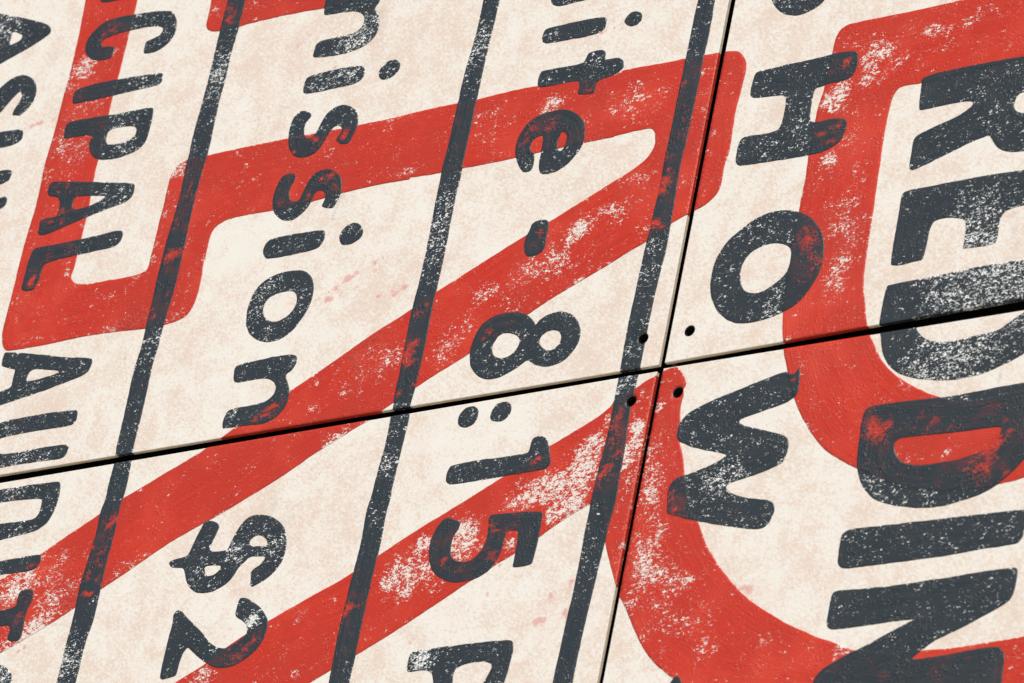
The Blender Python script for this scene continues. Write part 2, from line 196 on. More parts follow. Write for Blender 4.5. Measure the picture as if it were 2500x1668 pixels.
  '478.1,99.6 493.8,100.6 520.3,100.3 559.6,100.8 598.8,100 620.6,98.5 663.6,96.9 668.6,89.4 670.3,44.9 669.6,16.6 644.3,16.1 642.6,34.4 641.4,50.2 637,54.3 627.4,55.4 616.3,54.9 606.3,52.8 602.1,47 601.2,36.8 602.5,24.9 600.6,16.1 594.5,14 564.6,15.5 561.8,16.6 561.8,28.3 561.1,44.1 558.9,49.7 551.6,54.3 534.1,57.5 522.5,56.4 518,51.9 517.1,41.6 516.7,28.6 516,16.9 514.5,10.7 502.8,10.1 485.9,8.5 476.1,11.6 475.5,18.9 474.9,41.3 475.7,67.5 475,90.2 475.4,96.1',
 ]),
 ('painted_letter', 'worn charcoal letter D of the big word REDDING, upper of two, crossed by the joint', 'h', [
  '474,-59 473.9,-43.4 474.5,-24 475.3,-13.8 478.9,-11.5 506.4,-11.4 551.9,-10.2 590.6,-9.2 637.7,-9.8 667.4,-9.9 675.3,-20.3 680.8,-72.2 679.6,-88.8 670.3,-109.9 655.6,-122.6 635.8,-130.7 617.7,-136.6 592.9,-140.1 567.2,-139.6 540.5,-134.3 517.2,-126.8 502.7,-118 489.9,-104.5 481.5,-86.4 478.3,-70.4',
  '521.2,-66.9 646.5,-65 661.9,-63.8 661.2,-67.5 647.7,-72.9 633,-81.8 621.6,-90.1 603.9,-90.7 572.3,-93.7 550.1,-91.9 536.3,-86.5 527.1,-78.5 521.8,-70.6',
 ]),
 ('painted_letter', 'worn charcoal letter D of the big word REDDING, lower of two', 'h', [
  '483.1,-155.1 511.8,-155.1 537.8,-156 563.8,-157.6 602.2,-158 639.9,-156.5 661,-156.7 690.4,-158.3 698.6,-186.9 698.1,-223.8 684.3,-239 675,-244.9 665.9,-255.9 650.4,-268.3 634.3,-277 610,-282.1 585.4,-286 559.6,-283.6 533,-277.3 505.6,-267.2 489.8,-251.2 480.4,-234.8 475.6,-215.3 474.8,-196.2 473.3,-177 474.1,-163.2 477,-157.3',
  '532.2,-198.6 558.2,-200.1 596.8,-202.2 622.1,-202.3 643.1,-203.7 642.7,-212.9 637.7,-220.9 626.3,-227.8 608.1,-232.5 583.1,-234.4 557.6,-234.3 537.8,-230.8 526.1,-222.8 519.7,-211.8 518.8,-202.9 523.3,-199.2',
 ]),
 ('painted_letter', 'worn charcoal letter I of the big word REDDING', 'h', [
  '484.7,-294.9 523.8,-297.9 562.1,-297.7 600.3,-299.4 638,-299.8 663.1,-301 683.9,-301.5 688.5,-304.6 688.9,-322.8 687.9,-332.3 684.1,-339 669.5,-340.7 644.5,-339.7 607.4,-341.9 569.6,-341.6 531.4,-341.4 499.5,-341.3 483.9,-340.9 477.7,-338.4 474,-332.4 473.2,-317.5 472.5,-302.5 475,-298.5',
 ]),
 ('painted_letter', 'worn charcoal letter N of the big word REDDING, cut by the bottom edge', 'h', [
  '477.9,-364.2 510.4,-366.7 548.8,-368.1 586.5,-367 623.9,-365.9 661,-364.8 683.4,-365.7 687.5,-367.2 688.9,-377 688.3,-388.9 686.3,-399.3 679.9,-405.7 656.9,-415.8 633.9,-426 610.3,-433.8 598.9,-439.6 592.2,-444.7 583.4,-451.4 583.7,-453.5 613.6,-453.3 650.3,-450.7 674.9,-450.4 682.6,-452.9 688,-460.1 689.4,-472 690.1,-491.9 690.2,-507.3 585.5,-506.9 472.5,-481.8 469.3,-464.6 475,-453.9 486.6,-447.4 504.2,-438.7 522.1,-432.5 545.6,-422.1 563.2,-414.7 576.8,-409.2 573.4,-408.2 555.7,-407.7 517.8,-408.4 492.4,-408.8 482,-408.1 475.6,-404.9 473.6,-398.5 473.9,-385.1 473.6,-372.9 475.1,-366.9',
 ]),
 ('painted_rule', 'long charcoal dividing rule, leftmost of three', 'v', [
  '-537.8,632.8 -538.9,555 -539.9,508.9 -539.1,474.9 -538.8,424.5 -541.8,364.5 -539.7,335.5 -540.9,327.8 -538.4,297.4 -538.4,267.7 -541.5,231.2 -541.6,201.7 -541.7,172.4 -540.5,138.6 -540.6,109.6 -540.9,107.7 -539.2,81.4 -541.8,58.8 -541.9,35.8 -541.1,7.1 -540.4,-18.6 -540.4,-38.5 -539.1,-59.2 -536.7,-68.7 -537.6,-85.5 -537.6,-99.5 -536.1,-116.3 -540.1,-130.3 -537.3,-154.4 -539.4,-180.4 -540.7,-203.8 -542.9,-224.2 -541.3,-251.8 -540.9,-275.1 -542.2,-298.1 -541.5,-322.7 -542,-345.3 -542.2,-412.4 -513.6,-415.6 -513.3,-348.7 -514.3,-315.1 -513.8,-292.2 -510,-277.7 -509.9,-255.9 -511,-232.5 -511.3,-200.8 -510.3,-176.1 -509.8,-155.4 -511.8,-134.3 -511,-119.9 -509.6,-105 -510.8,-86.6 -511.6,-69.6 -513.6,-62.3 -513.6,-53.9 -514.3,-36.8 -513.4,-17.1 -514.1,8.6 -514.8,34.4 -516,56.1 -513.4,81.5 -514.2,103.3 -512.5,119.3 -511.1,140.9 -509.7,168.3 -510.4,194.7 -511.9,230.3 -512.6,262.9 -512.5,292.6 -511.9,320.8 -510.1,329.9 -510.8,360 -511.6,384.2 -512.3,417.6 -510.4,438.5 -512,472.4 -510.6,498.1 -509.2,517.8 -509.9,548.8 -509.5,626.5',
 ]),
 ('painted_rule', 'long charcoal dividing rule, middle of three', 'v', [
  '-146.1,545.4 -146,470.6 -145.6,445.3 -145.6,421.7 -147,401.4 -149,376.8 -149.8,353.6 -149.3,331.6 -149.3,305.5 -149.5,273.8 -150.9,253.5 -150.6,226.2 -150.1,191.8 -148.3,158.9 -147.9,124.9 -147.9,99.7 -149.9,76.2 -149.5,49.7 -148,14.3 -147.4,-13.3 -147.5,-40.8 -146,-59.5 -146.1,-68.4 -145.6,-88.9 -145.1,-109.3 -147.4,-130.6 -148.5,-153.3 -149.2,-171.8 -151.8,-185.3 -150.3,-209.6 -149,-239.1 -151.4,-265.2 -151.8,-299.4 -152.8,-330.7 -151,-367.4 -150.8,-391.8 -150.7,-456.2 -123,-459.3 -122.9,-395.2 -122.5,-376.1 -122.3,-347.6 -122.7,-316.3 -122.6,-292.7 -122.6,-262.4 -121.4,-237.5 -122.3,-209.5 -123.5,-189.4 -121.6,-175.7 -122.5,-159.8 -121.7,-138.4 -121.3,-115.6 -120.2,-95.4 -119.2,-76.6 -123,-58.3 -120.4,-41 -119.6,-28.8 -119.6,-6.8 -118.9,15.1 -119.9,37.4 -120.6,47.6 -121.1,65.7 -120.4,85.1 -120.3,110.3 -120.2,135.5 -121.2,165.3 -122,188.1 -122.4,209.5 -121,229.2 -122.3,248 -122.2,254.1 -121.9,285.7 -122.3,320.5 -122.6,348.1 -123,383.2 -122.2,406.5 -121.4,429.9 -121.5,450.5 -121,465.2 -121,539.7',
 ]),
 ('painted_rule', 'long charcoal dividing rule, right of three, beside the upright joint', 'v', [
  '159.9,477.1 159.7,404.9 159.4,370.6 159.6,347.8 159,329.4 159.2,299.7 158.3,268.9 158.8,231 157.6,194.6 158.5,162.6 156.7,136.8 156.6,109.4 153.9,88 154.5,64.8 153.6,41.9 153.2,16.3 152.1,-12.2 152.8,-32.4 153.5,-59.1 153.6,-69.8 153.9,-91.1 154.5,-128.1 153.9,-151.6 151.3,-172.2 150.7,-195.6 149.2,-214.6 150,-228.2 149.2,-253.9 150.6,-292.6 150.6,-324.5 149.1,-349.7 148.5,-378.7 147.6,-406.3 147.4,-427.3 146.7,-489.4 171.9,-492.3 172.8,-430.3 172.5,-419.3 172.5,-394.3 173.5,-366.7 174.7,-340.3 176.2,-315.1 177.1,-287.2 179.1,-267 179.8,-247.9 181.5,-232.6 183,-219.4 181.2,-190.9 181.3,-164.9 180.2,-139.9 178,-109.4 178.4,-91 178.9,-69.9 179.9,-61.4 179.7,-36.8 179.5,-15.4 180.4,7.6 181.4,37.1 182.6,58.5 184.5,83.9 183.6,112.7 183.2,138.8 182.4,163.7 181.3,190.1 182.5,205.5 183.2,237.4 183.3,265.3 184.3,296 183.7,324.3 184.2,339.8 184.6,366.7 183.1,399.9 183.4,471.8',
 ]),
]
RED = [
 ('painted_band', 'red outline band running down, across and back along the long diagonal', 'r0', [
  '-779.7,646.7 -772.2,605.2 -771,585.9 -768.2,552.1 -767.3,525.2 -766,496.7 -767.6,478.3 -767.1,447 -766.7,416 -768,385.4 -769,371.3 -767.3,348 -765.1,317 -766.1,291.4 -767.9,263 -767.5,238.8 -767.2,214.7 -766.4,189.1 -766.9,162.3 -766.4,141 -765,133.4 -759.9,119.2 -753.8,113 -746.3,110.6 -719.3,110.3 -685.6,109.9 -652.9,111.8 -611.5,111.5 -569.7,108.9 -539.5,105.8 -512.1,106.3 -493.5,108.9 -481.6,112.7 -475.2,124.6 -472.6,138.6 -472.4,156 -474.4,175.2 -478.5,197.9 -474.1,183.9 -475.3,200.2 -475.6,219.3 -472.1,227.5 -466.1,232.3 -452.9,237.2 -424.2,237.8 -385.4,235.8 -344.3,236.3 -298.4,240.8 -267.6,242.3 -236.7,243 -195.3,241.7 -196,244 -157.3,241.7 -122.5,242.3 -86.1,241.1 -14.9,242.8 43.9,243.5 82.8,243.7 82.5,244.5 111.2,245.9 130,245.7 136.7,240.9 140,230.5 140.9,220.5 136.1,208.9 126.6,199.6 108.4,190.1 95.2,184.2 47,161.2 15.3,146.1 -19.7,131.5 -59.6,112.1 -99.8,92.7 -119.9,82.9 -153,64.2 -175.3,52.6 -186.4,48.5 -215.9,32.5 -245.1,14.9 -269.4,2.1 -299.2,-14 -323.7,-26.9 -367.5,-49.4 -385,-60 -405.4,-71.5 -442.8,-88.3 -471,-100.8 -492.2,-110.3 -513.5,-119.5 -541.2,-135 -580.4,-155.3 -613.7,-174.5 -653.5,-194.2 -668.2,-200 -741.8,-228.8 -710.6,-329.7 -639,-297.1 -615.9,-287.6 -581.6,-272.7 -541.3,-251.8 -510,-233.3 -485,-220.8 -457.8,-205.3 -430.7,-189.8 -402.9,-177.2 -379.4,-168.1 -351.4,-157 -329.7,-145.9 -296.5,-131.8 -260.4,-111.8 -243.3,-101.4 -216.1,-89 -189.3,-75.3 -175.5,-70.6 -160,-60 -147.5,-53.1 -120.9,-38.8 -101.2,-28.3 -61.2,-9.5 -42.8,-0.2 15.8,31.5 42.9,46.7 82.5,63.8 117.4,79.5 136.5,89.8 155.1,96 181.3,113.1 194.3,119 203.5,122 211.3,125.4 224.5,129.8 235.3,138.7 239.9,147.4 240.7,161 240,178.9 243.3,191.1 242,218.9 240.8,246.9 242.7,266 244.1,288.1 243.9,302.1 240.3,311.3 232,321.4 224.2,324.9 209.5,327.5 180.9,327.8 159,329.4 137.5,328.9 108.3,329.9 75.9,331.6 65.5,325.8 41,325.8 10.7,329.1 -41.1,334.8 -80.2,334.9 -119.1,332.9 -149.6,333.2 -186.5,333.5 -217.2,332.7 -242.6,331.2 -289.6,331.6 -353,333 -391.5,333.8 -433.4,334.5 -473.7,334.1 -511.2,333.8 -541.8,334.1 -551,331.7 -557.1,323.8 -556.5,327.8 -560.9,313.6 -560.9,289.7 -560.1,268.7 -560.9,248 -560.1,227.2 -560.1,203.5 -559.7,190.2 -563.4,185.7 -582.1,182.4 -615.5,183.8 -640.3,183.7 -662.5,185.3 -674.4,191.8 -679.9,199.4 -677,212.3 -677.5,225.8 -678.1,251.3 -678.3,269.4 -678,285.9 -680.4,311.9 -683.8,347.5 -683.1,356.9 -683.5,399.7 -686.6,446.5 -685,477.1 -685.3,508.2 -685.5,539.5 -685.3,562.9 -685,586.4 -689.4,626.9',
 ]),
 ('painted_band', 'red outline band climbing from the bottom left and curving down beside the joint', 'r1', [
  '-411.9,-388.9 -368.4,-366 -330.9,-348.2 -305.6,-329.5 -281,-316.6 -254.7,-304.7 -225.1,-291.3 -191.4,-277.1 -171.1,-269.2 -151.2,-259.9 -121.4,-243.5 -99.4,-231.3 -84.2,-223.5 -67.4,-214.5 -38.5,-201.4 -16.4,-190.8 19.7,-172.5 58.2,-153.1 79.6,-140.4 109.5,-127.8 135.1,-115.9 152.2,-104 154.3,-96.4 167.1,-90.5 180.1,-86 192.6,-78.7 204.8,-74 210.3,-70.3 218.2,-68.3 227.8,-67.8 232.8,-71.9 240.4,-82.4 244.7,-89.6 244.3,-94.8 242,-97.1 244.4,-105.3 242.5,-112.9 243.8,-126.2 245.8,-133 249.4,-160.9 255.8,-172.2 260.9,-187.1 264.2,-200.5 280.3,-246.7 293.9,-260.7 300.8,-274.9 310.8,-291.5 325.4,-311.1 342.6,-330.9 362.4,-351 385.6,-368.8 407.9,-382.8 430,-396.7 451.3,-406.7 468,-415.5 481.6,-420.2 498.5,-428.3 513.8,-435.7 549.1,-441.8 594.7,-444.4 624.9,-446.4 661.7,-445 686.1,-443.9 706.4,-443.5 746.1,-439 761.4,-538.8 484.8,-507.2 340.1,-472.4 297.7,-439.3 283.5,-429 272.4,-420.2 257.1,-404.7 247.5,-391 237.9,-377.3 227.5,-359.7 219.2,-346.1 210,-334.8 200.4,-314.5 191.3,-295.5 182.7,-277.8 179.1,-267 171.4,-244.1 165.3,-225.2 156.5,-216.1 134.9,-226 112.1,-237.1 91.3,-251 62.2,-266.5 43,-275.5 24.1,-286 4.8,-295.1 -20.4,-309.9 -58.7,-330.3 -86.4,-345.6 -119.1,-360.3 -151.7,-376.4 -178.1,-388.6 -250.7,-423.2',
 ]),
 ('painted_band', 'red outline band bending down behind the big letters at the right', 'r2', [
  '639.7,337.1 508.5,330 454.7,329 413.8,329.4 371.1,330.1 360.6,326.8 355.3,318.1 353.8,307.3 354.3,293.3 353.1,276.9 352.1,252.3 348.9,232.3 347.7,218.8 348.1,198.2 346.9,171.2 348.5,151.5 349,137.8 348.1,120.4 348.4,104.2 348.2,90.8 347.8,70.8 348.2,50.7 348.7,33.3 349,17.4 349.9,-9.2 352.4,-29.4 354.1,-41.9 358.5,-58.3 360.3,-67.8 365.8,-83 371.1,-96.9 376.4,-110.7 385.6,-131.5 397.6,-152.6 410.1,-169.9 426.6,-190.2 436.1,-199.2 449.6,-208.9 464.5,-218.6 476.7,-224.8 514.7,-246.1 555.7,-260.7 595.2,-268.9 633.3,-270.7 678.4,-266.5 730.3,-256.9 715.9,-162.3 662.4,-165.6 616.7,-169.1 584.5,-166.9 563.9,-158.2 535.7,-143.7 513.9,-130 494,-112.8 484,-100.9 476.5,-88.2 469,-75.3 464.4,-68.1 459.9,-57.3 453.7,-33.5 448,-13 444.4,7.3 444.2,27 443.3,47 443.1,70.8 441.9,100.3 441,120.5 440.7,153.2 439.8,173.5 440.6,207.2 442.8,225.8 448.3,232.9 457.6,233.7 475.3,232.2 524.2,235.1 563.7,236.5 598.7,236.7 654.7,239.3',
 ]),
 ('painted_band', 'short red band end at the top left', 'r3', [
  '-571.2,601 -564.5,560.6 -563.7,541.7 -563.7,523.2 -558.6,516.7 -551,513.1 -538.9,511.3 -512.3,510.8 -496.3,512.8 -471.7,513 -439.1,512.9 -406.2,511.2 -384.6,508.9 -349.4,509.8 -331.9,516.6 -326.7,547.4',
 ]),
]
DARK_WEAR = "-894,595.4,26.1,0.7 -636,552.6,31.2,0.2 -641.4,458.2,27.9,0.35 -650.1,377,14.7,0.8 -668.6,409.1,12.3,0.5 -305,454.2,41.3,0.5 -317.9,434.5,35.4,0.3 -339.7,402.7,35.6,0.4 -262.6,400.9,23.4,0.35 -525.3,466,21.4,0.35 -528.6,443.9,24.3,0.4 -530.3,415.8,24.3,0.3 -137.2,408,20,0.7 -134.9,385.7,20.1,0.3 -35.9,397.8,11.3,0.7 285.3,185.6,23.6,0.3 335.9,191.2,15.6,0.45 579.1,55.4,44.3,0.35 569.1,28.1,29.6,0.3 593.8,-34.2,53.6,0.6 537.4,-14.8,34.4,0.35 629.2,-16.4,29,0.4 559,-114.2,43.5,0.4 605.8,-107.7,42.6,0.3 535.9,-120,29.3,0.35 299.1,86.7,30.9,0.3 337.9,-9.7,20.2,0.35 -386.9,124.7,34.3,0.4 -332.1,94,34,0.2 -381.5,-29.6,16.9,0.4 -327.4,-212.2,15.4,0.7 -269,-217.6,16.2,0.6 -294.1,-186.4,21.9,0.3 -363.5,-227.5,22.2,0.2 -275.8,-300.1,9.1,1.3 -280.6,-303.4,6.5,1 -139.6,198,28.1,0.45 -136.4,160.3,27.9,0.45 -142,124.5,22.1,0.25 -134.5,-128.7,16.1,0.7 -149.2,-91.1,21.5,0.35 162.6,91,13.1,0.4 162.6,65.7,13.2,0.4 154.9,51.8,10.5,0.5 160.7,-39.5,13.1,0.3 165.5,-75.1,11.4,0.8 307.5,-218.2,22.2,0.55 325.3,-206.5,19.7,0.4 495,-245.5,14.4,0.3 511.5,-257.2,24,0.3 -34,-378,11.3,1.2 -22.5,-369.8,20.5,0.5 -532.7,-312,22.3,0.5 -537.4,-336.7,22.3,0.3 -624.1,-326.3,28.1,0.9 -524.3,302.3,6,0.2 -520.3,88.1,29.1,0.4 -536.3,37.1,17.4,-0.1 -678.3,-42.6,35.3,0.3 -669.5,-134.1,29.1,0.2 -666.7,-81.6,29.1,0.2 -630,305.4,21.2,0.45 -672.7,290.8,12.1,0.3 265.6,371.6,26.9,0.3 -546.9,273.2,14.8,0.5 151.4,-82.7,10.3,0.4 -44.4,-127.1,42.8,-0.1 458.4,187.5,60.7,-0.12 560.5,-401.2,93,-0.12 481.6,53.6,29.8,-0.25 480,34.3,30.1,-0.3 480.4,-24.3,19.7,-0.3 484,-73.3,29.6,-0.3 -22,-165.2,42.4,0.1 -140.6,-262.3,31.8,-0.4 -381.5,-330.6,32.4,-0.35 161.7,-326.5,29.9,-0.1 161.6,-373.7,39.8,-0.3 -120.7,-343.2,31.2,-0.3 32.2,-261.2,51.7,-0.8 -19.1,410.6,16.9,-0.3 27,198.6,21.9,-0.2 -459.8,356.9,29.9,-0.5 -647.4,191.5,35.9,-0.3 -541.8,-260.1,22.5,-0.3 -538.6,-219.5,16.9,-0.3"
RED_WEAR = "-749.9,499.9,16.5,0.85 -733.1,508.7,15.8,0.5 -768,477.9,13.9,0.6 -722.6,442.8,25,0.45 -752.5,402.6,25,0.4 -706.8,388,24.9,0.35 -701.3,513.8,9.4,0.6 -734.2,361.8,30.8,0.25 -554.4,318.6,12.1,0.9 -550,329.6,10.8,0.8 -555.3,263.7,8.4,0.8 -555,291.4,9,0.4 -554.7,219.3,5.9,0.8 -554.3,200,7.1,1 -684.9,204.7,7.8,0.8 -685.7,220.4,6,0.5 -606.3,162.4,6.5,0.7 -585.7,165.4,6.5,0.55 -572.8,178.5,5.9,0.5 -497.3,113.9,11.6,0.6 -479,135.1,6.9,0.5 -645.4,119.8,12,0.5 -599.9,116,8.8,0.55 -725.5,116.6,15.1,0.4 -480.2,184.2,5.9,0.5 -496.4,543,12.2,0.3 -556.1,544.3,8.7,0.8 -464,327,7.1,0.9 -336.8,297.1,23,0.12 -239.7,330.2,11.4,0.5 -114.3,308.2,10.2,0.6 -91.9,309.2,10.2,0.5 -100.6,273.3,13.9,0.4 -74,292.2,8.4,0.3 -12.6,304.1,13.9,0.8 -28.8,302,10.1,0.5 11.6,307.3,10,0.5 64.9,301.9,8.8,0.5 75.3,278.7,10.9,0.5 47.5,268.3,11,0.4 101.3,297.3,13.6,0.7 95.1,274.7,13.7,0.6 116.5,288.9,9.9,0.6 143.5,288.8,8.2,0.5 187.1,306.3,3.8,1.2 194.2,276,6.5,0.5 195.7,254.8,6.5,0.5 215.4,222.3,4.8,0.9 209.2,200.3,7.5,0.4 -192.5,253.3,5.7,0.7 -445.9,304.2,5.9,0.4 -209.2,251.1,10.4,0.6 -426,239.9,7,0.4 138.4,182.7,13.4,0.4 106.1,183.7,13.5,0.4 118.4,150.3,16.2,0.45 104,142.7,16,0.35 152.8,113.2,15.9,0.45 67.6,136.4,15.1,0.8 59.2,125,11.9,0.8 50.3,116.3,9.7,0.6 97.2,149.1,7.5,0.5 31.2,104.2,18.9,0.5 41.5,81.8,18.9,0.55 1.9,88.8,19,0.5 -10.3,70.3,16.3,0.4 -53,64.8,12.1,0.8 -37.6,69.9,8.2,0.6 -29.3,45.3,10.9,0.4 -3.1,38.3,11.8,0.4 -68.5,36.5,16.3,0.4 91.9,73,21.4,0.3 68.6,56.6,13.4,0.35 -95,7.5,19.2,0.45 -80.2,15.3,10.8,0.4 -95.7,-12.9,9.7,0.35 -173.4,-2.9,15.4,0.65 -163.3,13.5,16.3,0.45 -186.8,17.4,11.1,0.3 -207.6,-12.9,13.7,0.55 -238.5,-2.7,10,0.35 -255.7,-36.2,8.8,0.6 -223.6,-28.4,7.7,0.45 -202.8,-77.8,10.9,0.55 -215.5,-83.5,6.6,0.9 -229.8,-94.1,6.6,0.9 -181.4,-73.4,5.4,0.8 -262.5,-9.3,3.9,0.9 -632.6,-196.7,23.1,0.7 -643.5,-221.2,22.9,0.85 -605.7,-205.4,22.8,0.3 -577.5,-240.1,25.3,0.7 -593.1,-268.9,19.8,0.9 -629,-290,19.8,0.8 -614.1,-279,17,0.8 -583.8,-177.3,17.2,0.3 -560.3,-185.6,17,0.15 -474.6,-205,8.4,0.5 -490,-213.1,7.9,0.5 -456.1,-197.2,7.8,0.8 -500,-219.5,6.8,0.4 -560.3,-216.6,11.4,0.3 -214.6,-309.3,4.8,1 -205.7,-300.6,3.7,0.6 -72.8,-271.4,20.8,0.85 -100.7,-279.9,13.2,1 -92.7,-256.5,13,0.5 -72.4,-295.8,8.4,0.8 -104.7,-330.6,4.2,0.3 -172.8,-364.9,4.7,0.5 -160.2,-360.1,5.2,0.5 -200.7,-374.7,5.8,0.7 -327.6,-360.9,13.5,0.8 -129.2,-263.9,2.6,0.2 -166.6,-290.9,4.3,0.5 -50.5,-274.4,15.6,0.6 -8.7,-245.8,23.4,1 -2.3,-227.2,15.5,0.6 -64.4,-238.2,13.1,0.6 54.5,-254.5,9.3,0.8 -28.9,-228.4,20.8,0.6 -34.6,-295.9,9.3,0.4 -64.4,-238.2,10.5,0.4 108.2,-223.2,12.8,0.6 99,-229.2,10.2,0.4 131.9,-175.5,23.2,0.75 115.1,-195,25.8,1 85.2,-190.7,20.6,0.8 60.7,-199.4,18.1,0.8 40.5,-203.8,10.4,0.5 145.9,-143.4,12.9,0.85 154.6,-122.7,7.7,0.7 135.1,-154,15.5,0.6 127.6,-216.3,15.4,0.8 190.6,-133.1,10.2,1.4 190.5,-157.5,12.8,1.4 184,-176,11.2,1.2 218.6,-181.1,15.2,0.6 223.1,-152.7,15.2,0.45 188.1,-108.2,10.2,0.5 194.6,-201.7,12.7,0.7 229,-206.7,20.3,0.5 226.2,-230.4,20.1,0.6 217,-110.3,4.6,1.1 213.2,-117,4.6,1.3 245.7,-175.5,5,0.4 193,-94.2,7.7,0.4 236.9,-270.1,20.1,0.6 232.5,-297.9,19.9,0.75 261.6,-316,17.1,0.7 232.3,-321.5,12.4,0.6 280,-332.6,13.8,0.7 296.6,-327.7,7.4,0.8 229.5,-344.7,8.9,0.7 259.1,-353.2,12.3,0.6 283.6,-375,17.2,0.5 312.4,-369.4,17.1,0.45 332.8,-372,12.2,0.3 251.5,-389.6,12.2,0.6 277.6,-406.8,5.8,0.6 329.7,-406.3,10.6,0.5 347.9,-410.8,6.7,0.6 394.3,-409.7,7.6,0.8 407.2,-413.6,6.7,0.6 366.9,-420,3.8,0.6 285,-430.7,5.9,0.4 202.2,-274.8,5,0.8 410.3,288.9,15.6,0.85 426.6,283,11.5,0.6 402.6,275.1,11.3,0.7 439.9,264.9,11.3,0.6 449,270.7,6.2,0.8 410.2,260.7,13,0.5 402,249.6,10.4,0.8 423.1,245.3,6.2,0.6 374.3,247.5,11.4,1 386.6,250.1,8.3,0.5 371.9,232.6,11.4,1.2 353.8,233.7,9.5,0.9 368.8,221.4,5.2,1.6 389.7,218.8,7.3,0.7 399,209.3,6.2,0.6 474.9,296,11.3,0.8 481.8,299.7,7.2,0.9 453.5,303.1,6.3,0.7 500.4,293.2,10.3,0.4 519.8,296.8,9.3,0.5 528,307.8,10.2,0.4 537.8,308.3,12.9,0.3 558.4,303.9,10.2,0.3 493.2,276.8,11.2,0.4 478.9,272.1,7.2,0.6 380.2,300.4,4.7,0.9 471.7,255.8,6.2,0.3 372.1,161.3,7.7,1.4 381.4,152,6.2,1 394.6,177.2,11.3,0.5 415.6,173.2,4.1,0.6 371.1,138.8,12.9,0.5 413.1,130.9,15.3,0.5 399.7,93.4,15.3,0.55 409.5,66.7,15.2,0.6 421.2,99.4,7.7,0.5 433.6,72.2,10,0.5 427.8,48.6,12.7,0.5 411.7,26.8,15.2,0.6 406,3.2,11.2,0.8 419.8,-4.1,7.1,0.7 437.8,-7.2,6,0.4 429.8,23.6,10,0.4 386.1,70.9,10.1,0.4 514.4,-135.5,4.4,0.8 522.7,-141.6,4.9,0.7 506.1,-143.7,3.9,0.6 456.1,-139.6,2,1 584.6,-223.8,4.3,0.9 597.6,-216.5,3.3,0.7 551.4,-230.5,1.9,0.8 390.5,-89.3,3,0.9 366.9,-56.2,4,0.9 499.2,-429.5,13,0.5 487.1,-441.6,9.3,0.5 502.8,-423.2,9.4,0.4"
